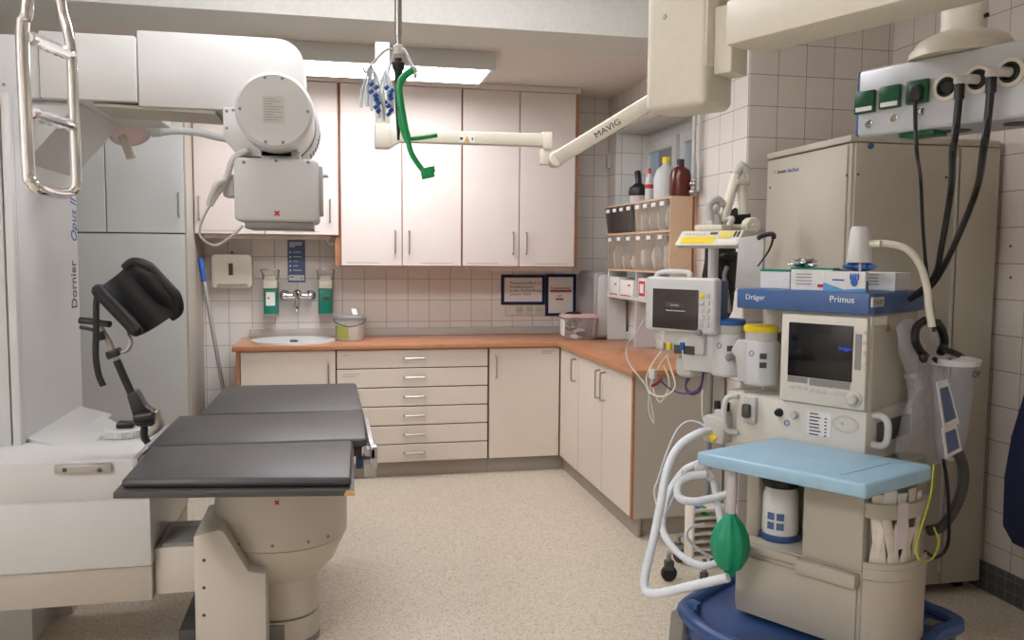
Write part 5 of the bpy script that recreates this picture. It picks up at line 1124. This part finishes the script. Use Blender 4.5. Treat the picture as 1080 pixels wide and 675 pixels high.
for i in range(4):
    o = i * 1.6
    hose('purple_cable', 'coiled purple cable hanging behind the white gas module', [P_(742, 372 + o, .50), P_(732, 388 + o, .49), P_(723, 404 + o * .7, .48), P_(728, 413 + o * .6, .47), P_(738, 408 + o, .47), P_(742, 392 + o, .49)], .003, 'purple', 'cable', n=8, group='purple cable coils')
hose('purple_cable', 'purple cable running from the red joint to the coil under the vaporizers', [P_(697, 402, .40), P_(708, 411, .40), P_(722, 415, .42), P_(735, 412, .44)], .0036, 'purple', 'cable', n=8)
b = MB(); b.tube([P_(688, 407, .39), P_(694, 404, .39), P_(698, 399, .39)], .006, 10, 3); b.solo('red_joint', mat('dark_red', (140, 30, 44), .4), 'dark red cable joint hanging under the monitor', 'connector')
b = MB(); b.box((M(690, 400, .37).x, .37, M(690, 400, .37).z), (M(683.5, 400, .37).x, .39, M(690, 390, .37).z), MF, bev=.004); b.solo('cable_clip', 'white', 'white rectangular cable connector hanging below the monitor', 'connector')
hose('drain_hose', 'white hose hanging in a loop under the blue vaporizer', [P_(741, 411, .47), P_(741, 436, .46), P_(746, 447, .45), P_(757, 446, .45), P_(762, 436, .45)], .004, 'white', 'hose', n=8)
# ------------------------------------------------------------------ stand behind the monitor
sp = W(745, 560, Y=3.42); t = thing('device_stand', 'wheeled steel stand with ivory jointed arms behind the monitor', 'stand', (sp.x, 3.42, 0))
b = MB(); b.cyl((sp.x, 3.42, .10), (sp.x, 3.42, 1.47), .013, n=16); b.build('pole', 'mgrey', t)
b = MB(); pv = W(756, 258, Y=3.42); b.cyl((sp.x, 3.42, 1.28), (sp.x, 3.42, 1.50), .022, n=18, bev=.003); b.build('pole_sleeve', 'lgrey', t)
for i, (ang, ln) in enumerate(((PI * .98, .17), (PI * 1.35, .18), (-.25, .22), (PI * .55, .22), (PI * .3, .2))):
    d = V((math.cos(ang), math.sin(ang), 0)); e_ = V((sp.x, 3.42, 0)) + d * ln
    b = MB(); b.tube([V((sp.x, 3.42, .15)), V((sp.x, 3.42, .15)) + d * ln * .75, e_ + Z1 * .125, e_ + Z1 * .09], .010, 10, 4); lg = b.build('leg', 'steel', t)
    b = MB(); b.cyl(e_ + V((-d.y, d.x, 0)) * -.013 + Z1 * .036, e_ + V((-d.y, d.x, 0)) * .013 + Z1 * .036, .036, n=24, bev=.006); b.build('wheel', 'black', lg)
    b = MB(); b.box((-.02, -.018, .05), (.02, .018, .095), Frame(e_, d, V((-d.y, d.x, 0))), bev=.006); b.build('fork', 'dgrey', lg)
ys = 3.38
def ws(x, y, dy=0): return W(x, y, Y=ys + dy)
b = MB(); b.tube([ws(757, 262), ws(757, 245), ws(754, 226)], .020, 12, 3); b.build('lower_arm', 'lgrey', t)
b = MB(); b.tube([ws(750, 232), ws(748, 216), ws(756, 210), ws(763, 216)], .017, 12, 3); b.ell(ws(754, 220), (.022, .022, .026)); b.build('arm_joint', 'lgrey', t)
b = MB(); b.tube([ws(763, 233), ws(770, 208), ws(777, 182)], .021, 14, 2); b.tube([ws(784, 226), ws(783, 205), ws(781, 184)], .022, 14, 2); b.build('ivory_arm', 'offwhite', t)
b = MB(); b.tube([ws(776, 184), ws(781, 176), ws(787, 183)], .026, 14, 3); b.box((ws(774, 192).x, ys - .03, ws(774, 195).z), (ws(789, 190).x, ys + .03, ws(774, 189).z), bev=.004); b.build('arm_head', 'lgrey', t)
b = MB(); c = ws(795, 238, -.06); b.cyl(c, c + V((.0, .05, 0)), .036, n=28, bev=.006); b.cyl(c - V((0, .006, 0)), c, .009, n=12); b.build('arm_knob', 'offwhite', t)
b = MB(); b.tube([ws(764, 234), ws(775, 240), ws(793, 238)], .014, 10, 3); b.build('arm_base', 'offwhite', t)
# labelled control box
yb0 = .62
p0, p1, p2, p3 = (MF.loc(W(*q, b=yb0)) for q in ((714, 263), (719, 250), (788, 240), (780, 262)))
zlo, zhi = 1.475, 1.545
t = thing('control_box', 'flat ivory control box with yellow label strip on the jointed arm above the monitor', 'control box', MF.p((p0.x + p3.x) / 2, yb0, zlo))
b = MB(); a0, a1 = p3.x, p0.x; b.prism([MF.p(a0, yb0, zlo), MF.p(a0, yb0 - .02, zlo + .012), MF.p(a0, yb0 + .03, zhi), MF.p(a0, yb0 + .12, zhi + .003), MF.p(a0, yb0 + .12, zlo)], MF.x * (a1 - a0), bev=.005); CBX = b.build('housing', 'offwhite', t)
def on_face(u, v):   # u along the box from left, v up the sloped face
    return MF.p(a1 + (a0 - a1) * u, yb0 - .02 + .05 * v, zlo + .012 + (zhi - zlo - .012) * v) + (N_ * (zhi - zlo - .012) + Z1 * .05).normalized() * .0008
def facequad(u0, v0, u1, v1, m, name):
    b = MB(); q = [on_face(u0, v0), on_face(u1, v0), on_face(u1, v1), on_face(u0, v1)]; b.prism(q, (N_ * .05 + Z1 * .05).normalized() * .0008); return b.build(name, m, CBX)
facequad(.08, .12, .62, .55, 'yellow', 'yellow_label'); facequad(.66, .45, .86, .9, mat('pale_yellow', (226, 208, 96)), 'yellow_label'); facequad(.5, .72, .62, .88, 'dgrey', 'display'); facequad(.68, .15, .95, .38, 'paper', 'print_field')
for i in range(6): facequad(.1 + .06 * i, .68, .135 + .06 * i, .84, 'lgrey', 'button')
for i, u in enumerate((.88, .93)): facequad(u, .55, u + .03, .92, 'ink', 'print')
b = MB(); b.box((a0 + .10, yb0 + .03, zhi), (a1 - .06, yb0 + .11, zhi + .024), MF, bev=.006); b.build('top_cover', 'offwhite', CBX)
b = MB(); q = MF.p((a0 + a1) / 2 - .04, yb0 + .09, zhi + .02); b.tube([q, q + Z1 * .03 + MF.y * .02, ws(764, 233)], .012, 10, 3); b.build('mount', 'lgrey', t)
# clear envelope with hanging cable
b = MB(); ev = [W(x, y, b=.57) for x, y in ((779, 251), (806, 247), (803, 304), (775, 304))]
b.prism(ev, -N_ * .006, bev=.002); b.solo('clear_wallet', mat('wallet', (190, 188, 184), .25, bump=.5, scale=30), 'grey translucent wallet hanging from the right end of the control box', 'wallet')
b = MB(); b.tube([W(800, 251, b=.55), W(806, 248, b=.54), W(815, 247, b=.54), W(816, 252, b=.54)], .009, 10, 4); b.tube([W(816, 250, b=.54), W(811, 264, b=.54), W(799, 281, b=.54)], .0045, 8, 4, r2=.003); b.solo('black_hook', 'black', 'black bent hook lead beside the grey wallet', 'lead')
# black cushion bags hanging on the stand
b = MB(); crumple(b, W(760, 285, Y=3.60), (.085, .05, .21), 2); b.solo('black_cushion', 'blackpad', 'black fabric cushion hanging behind the stand pole', 'cushion')
b = MB(); crumple(b, W(779, 231, Y=3.58), (.065, .04, .045), 4); b.solo('black_cuff', 'blackpad', 'black rolled cuff behind the ivory arms', 'cuff')
b = MB(); b.ell(W(770, 270, Y=3.55), (.055, .03, .024)); b.solo('black_mask', 'black', 'small black rounded piece under the control box', 'mask')
hose('coiled_lead', 'dark grey coiled lead hanging right of the stand pole', [W(767, 281, Y=3.36), W(764, 292, Y=3.36), W(767, 310, Y=3.36), W(770, 330, Y=3.36)], .009, 'mgrey', 'lead', ridge=.2, k=8)
hose('grey_lead', 'pale grey lead running down between monitor and vaporizers', [W(757, 297, Y=3.30), W(763, 312, Y=3.28), W(764, 335, Y=3.26), W(759, 362, Y=3.25)], .006, 'cable', 'lead')
# small rack on the floor stand behind the hoses
o = W(748, 590, Y=3.25); fr = Frame((o.x, 3.25, 0), (1, 0, 0), (0, 1, 0))
t = thing('accessory_rack', 'beige slotted accessory rack on the stand base behind the green bag', 'rack', (o.x, 3.25, .16))
zr0_, zr1_ = W(748, 592, Y=3.25).z, W(748, 534, Y=3.25).z
b = MB(); xa, xb = W(730, 560, Y=3.25).x, W(764, 560, Y=3.25).x
for x in (xa, xb - .012): b.box((x, 3.25, zr0_), (x + .012, 3.33, zr1_), bev=.002)
b.build('side', 'packet', t)
for i in range(7): b = MB(); z = zr0_ + (zr1_ - zr0_) * (i + .3) / 7; b.box((xa + .012, 3.252, z), (xb - .012, 3.33, z + .012), bev=.002); b.build('shelf', 'packet', t)
b = MB(); b.box((xa + .03, 3.34, .15), (xb - .03, 3.36, zr1_ - .03)); b.build('back', 'offwhite', t)
for i, (x, y, m) in enumerate(((738, 541, 'vblue'), (747, 548, 'green'), (745, 541, 'teal'))): b = MB(); b.box((W(x, y, Y=3.24).x - .01, 3.262, W(x, y, Y=3.24).z), (W(x, y, Y=3.24).x + .014, 3.30, W(x, y, Y=3.24).z + .016), bev=.003); b.solo('clip', m, ('blue clip on the accessory rack', 'pale green clip low on the accessory rack', 'dark green clip on top of the accessory rack')[i], 'clip')
hose('white_tube', 'white tube coil hanging at the accessory rack', [W(742, 553, Y=3.15), W(728, 556, Y=3.13), W(724, 566, Y=3.13), W(735, 578, Y=3.13), W(750, 588, Y=3.13)], .007, 'tube', 'tube')
# ------------------------------------------------------------------ things on the blue shelf
zs_ = 1.3305
def glovebox(a0, a1, b0, b1, h, lab, kind):
    t = thing('glove_box', lab, 'box', MF.p((a0 + a1) / 2, (b0 + b1) / 2, zs_))
    b = MB(); b.box((a0, b0, zs_), (a1, b1, zs_ + h), MF, bev=.002, seg=1); cr = b.build('carton', 'cardbox', t)
    b = MB()
    if kind == 'teal': b.box((a0 - .0008, b0 - .0008, zs_ + h - .008), (a1 + .0008, b0 + .02, zs_ + h + .0006), MF); b.build('green_edge', 'teal', cr)
    if kind == 'blue':
        b.prism([MF.p(a1, b0 - .0012, zs_ + .002), MF.p(a0, b0 - .0012, zs_ + .002), MF.p(a0, b0 - .0012, zs_ + .014), MF.p((a0 + a1) / 2, b0 - .0012, zs_ + .008), MF.p(a1, b0 - .0012, zs_ + .03)], MBX * .001); b.build('blue_swoosh', mat('sky_print', (90, 160, 214)), cr)
        b = MB(); c = MF.p(a0 + .036, b0 - .0012, zs_ + h * .5)
        b.ell(c, (.012, .001, .014), MF)
        for i in range(4): b.ell(c + MF.x * (.012 - .008 * i) + Z1 * .017, (.0036, .001, .012), MF, 8, 6)
        b.build('glove_print', 'vblue', cr)
        b = MB(); b.box((a1 - .07, b0 - .0014, zs_ + h * .55), (a1 - .03, b0, zs_ + h * .62), MF); b.build('print', 'btext', cr)
        b = MB(); b.box((a0 - .001, b0 + .004, zs_ + .002), (a0, b1 - .004, zs_ + h * .55), MF); b.build('blue_end', mat('box_blue', (60, 110, 170)), cr)
    if kind in ('plain', 'teal2'):
        for i in range(4): b.box((a1 - .075, b0 - .0014, zs_ + .02 + .011 * i), (a1 - .02, b0, zs_ + .023 + .011 * i), MF)
        b.build('print', 'mgrey', cr)
    if kind == 'teal2':
        b = MB(); b.box((a0 - .0008, b0 - .0008, zs_ + h - .006), (a1 + .0008, b0 + .05, zs_ + h + .0006), MF); b.build('green_edge', 'teal', cr)
        b = MB(); b.box((a0 + .008, b0 - .0014, zs_ + .012), (a0 + .05, b0, zs_ + .022), MF); b.build('red_print', 'red', cr)
    return t
def aa(x, b): return MF.loc(W(x, 295, b=b)).x
glovebox(aa(833, .46), aa(802, .46), .46, .58, .068, 'grey and white glove box at the left end of the blue shelf', 'teal')
glovebox(aa(878, .40), aa(834, .40), .40, .53, .076, 'white glove box with green lid edge in the middle of the blue shelf', 'teal2')
glovebox(.185, aa(868.5, .375), .375, .398, .066, 'white glove box with blue wave and glove picture at the shelf front', 'blue')
glovebox(.17, .30, .57, .70, .062, 'small white box at the right rear of the blue shelf', 'plain')
b = MB(); rnd = random.Random(4)
fc = MF.p(aa(846, .45), .46, zs_ + .0775); b.ell(fc + Z1 * .014, (.045, .04, .016), MF, 18, 10, lambda q: 1 + .35 * math.sin(11 * q.x) * math.cos(9 * q.y + 3 * q.z)); b.solo('foil_wrap', 'foil', 'crumpled silver foil lying on the middle glove box', 'foil')
bk = W(906, 283, b=.44); b = MB(); b.ell(MF.p(MF.loc(bk).x, .44, zs_ + .082), (.045, .03, .014), MF, 16, 9, lambda q: 1 + .3 * math.sin(8 * q.x + 3) * math.cos(7 * q.y)); b.solo('blue_glove', 'vblue', 'blue glove bunched under the white beaker on the shelf', 'glove')
cz0, cz1 = W(905, 277, b=.44).z, W(905, 239, b=.44).z; co = V((bk.x, bk.y, cz0)); hb = cz1 - cz0
t = thing('white_beaker', 'upturned tapered white plastic beaker standing behind the blue glove', 'beaker', co)
b = MB(); b.lathe([(.039, 0), (.040, .004), (.031, hb - .01), (.026, hb), (0, hb)], co, n=36); b.build('cup', 'white', t)
b = MB()
for a_ in (0, 2.1, 4.2): b.cyl(co + V((.03 * math.cos(a_), .03 * math.sin(a_), -.035)), co + V((.03 * math.cos(a_), .03 * math.sin(a_), .01)), .004, n=8)
b.build('foot_pin', 'lgrey', t)
b = MB(); q = W(919, 257, b=.44); b.tube([q - RD * .02, q + RD * .03], .011, 12, 0); b.build('port', 'offwhite', t)
hose('suction_hose', 'cream hose arching from the white beaker down behind the machine', [W(921, 257, b=.45), W(935, 257, b=.46), W(955, 262, b=.48), W(969, 277, b=.50), W(977, 300, b=.52), W(980, 325, b=.53), W(983, 345, b=.53)], .0115, 'offwhite', 'hose')
# ------------------------------------------------------------------ hanging at the right side
def ar_(x, y, a=.10): return W(x, y, a=a)
b = MB(); o = ar_(975, 430, .10); rnd = random.Random(2)
pts = [(949, 340), (968, 338), (984, 348), (988, 378), (998, 420), (1008, 468), (1004, 487), (976, 490), (950, 487), (949, 470), (956, 440), (962, 410), (955, 378)]
ctr = ar_(976, 425, .12)
tt = bmesh.new()
fr_pts = spline([ar_(x, y, .12) for x, y in pts], 3, True); n = len(fr_pts)
rings = []
for s, dz in ((1, 0), (.93, .015), (.7, .025), (.35, .028)):
    rings.append([[b.bm.verts.new(ctr + (p - ctr) * s + RD * (sg * dz * (1 + .35 * math.sin(i * 1.7 + s * 9))) ) for i, p in enumerate(fr_pts)] for sg in ((1, -1) if dz else (1,))])
for sg in (0, 1):
    seq = [r_[min(sg, len(r_) - 1)] for r_ in rings]
    for R0, R1 in zip(seq, seq[1:]):
        for i in range(n): b.bm.faces.new((R0[i], R0[(i + 1) % n], R1[(i + 1) % n], R1[i]))
    b.bm.faces.new(seq[-1])
b.solo('clear_bag', 'bagclear', 'crumpled clear plastic bag hanging at the right side of the anaesthesia machine', 'bag', sharp=80)
for i, (q, lab) in enumerate(((((987, 403), (999, 400), (1011, 446), (995, 454)), 'white and blue printed card hanging in front of the clear bag, the upper one'), (((993, 453), (1008, 447), (1014, 475), (997, 484)), 'white card with blue field in front of the bottom of the clear bag'))):
    v = [W(x, y, a=-.062) for x, y in q]; t = thing('info_card', lab, 'card', sum(v, V()) / 4)
    b = MB(); b.prism(v, RD * .002); b.build('card', 'paper', t)
    c = sum(v, V()) / 4; b = MB(); b.prism([c + (p - c) * .72 - RD * -.0022 for p in v], RD * .001); b.build('blue_field', 'poster', t)
# black headgear
t = thing('mask_harness', 'black rubber mask harness hanging above the clear bag', 'harness', W(985, 360, a=.07))
b = MB(); b.tube([W(975, 338, a=.07), W(967, 345, a=.07), (W(965, 358, a=.07)), W(970, 370, a=.07), W(976, 375, a=.07)], .013, 12, 5); b.tube([W(988, 340, a=.06), W(994, 350, a=.055), W(996, 362, a=.055), W(992, 372, a=.055)], .014, 12, 5); b.build('lobe', 'black', t)
b = MB(); b.tube([W(992, 366, a=.055), W(1001, 370, a=.04), W(1012, 375, a=.03), W(1018, 380, a=.02)], .011, 10, 4); b.tube([W(985, 378, a=.055), W(993, 384, a=.04), W(1002, 380, a=.03)], .008, 10, 4); b.build('strap', 'black', t)
b = MB(); b.ell(W(974, 377, a=.055), (.014, .014, .018)); b.build('buckle', 'black', t)
# suction jar with white ring
rc = W(1006, 381, a=.02); jr = .074
t = thing('suction_jar', 'clear tapering suction jar with white rim ring beside the clear bag', 'jar', rc - Z1 * .3)
b = MB(); b.lathe([(jr - .008, -.008), (jr + .004, -.010), (jr + .008, .008), (jr - .002, .012), (jr - .008, -.008)], rc, n=48); b.build('rim', 'white', t)
zbj = W(1000, 482, a=.03).z - rc.z
b = MB(); b.lathe([(jr - .004, -.004), (.055, zbj * .6), (.04, zbj), (0, zbj)], rc, n=40); JB = b.build('jar', 'jarclear', t)
text('lettering', 'OP', .03, rc + V((.012, -.0715, -.045)), V((.95, .25, 0)), Z1, 'ink', JB)
hose('corrugated_hose', 'dark grey corrugated scavenging hose curving behind the machine', [W(1006, 470, a=-.02), W(1015, 490, a=-.02), W(1015, 515, a=0), W(1005, 540, a=.02), W(992, 556, a=.05), W(978, 560, a=.08)], .017, 'dgrey', 'hose', ridge=.09, k=12)
hose('power_lead', 'black power lead hanging in a bow behind the machine at right', [W(995, 485, a=.02), W(999, 510, a=.02), W(1001, 550, a=.02), W(999, 576, a=.03), W(988, 588, a=.05), W(976, 582, a=.06)], .006, 'black', 'lead')
hose('earth_lead', 'yellow-green earth lead in a loop beside the packet pockets', [W(985, 490, a=-.06), W(981, 525, a=-.06), W(972, 555, a=-.07), W(966, 578, a=-.075), W(971, 592, a=-.075), W(984, 588, a=-.07), W(990, 572, a=-.06), W(985, 556, a=-.05)], .0028, 'yellowcable', 'lead', n=8)
# ================================================================== LIGHT
wd = bpy.data.worlds.new('outside'); SC.world = wd; wd.use_nodes = True
wn = wd.node_tree; bg = wn.nodes['Background']; sky = wn.nodes.new('ShaderNodeTexSky'); sky.sky_type = 'HOSEK_WILKIE'
sky.sun_direction = (-.6, .2, .5); sky.turbidity = 4
wn.links.new(sky.outputs[0], bg.inputs['Color']); bg.inputs['Strength'].default_value = 3
vs = SC.view_settings; vs.view_transform = 'Standard'; vs.look = 'None'; vs.gamma = 1; vs.exposure = .2; vs.use_curve_mapping = False
SC.cycles.max_bounces = 8; SC.cycles.transparent_max_bounces = 16
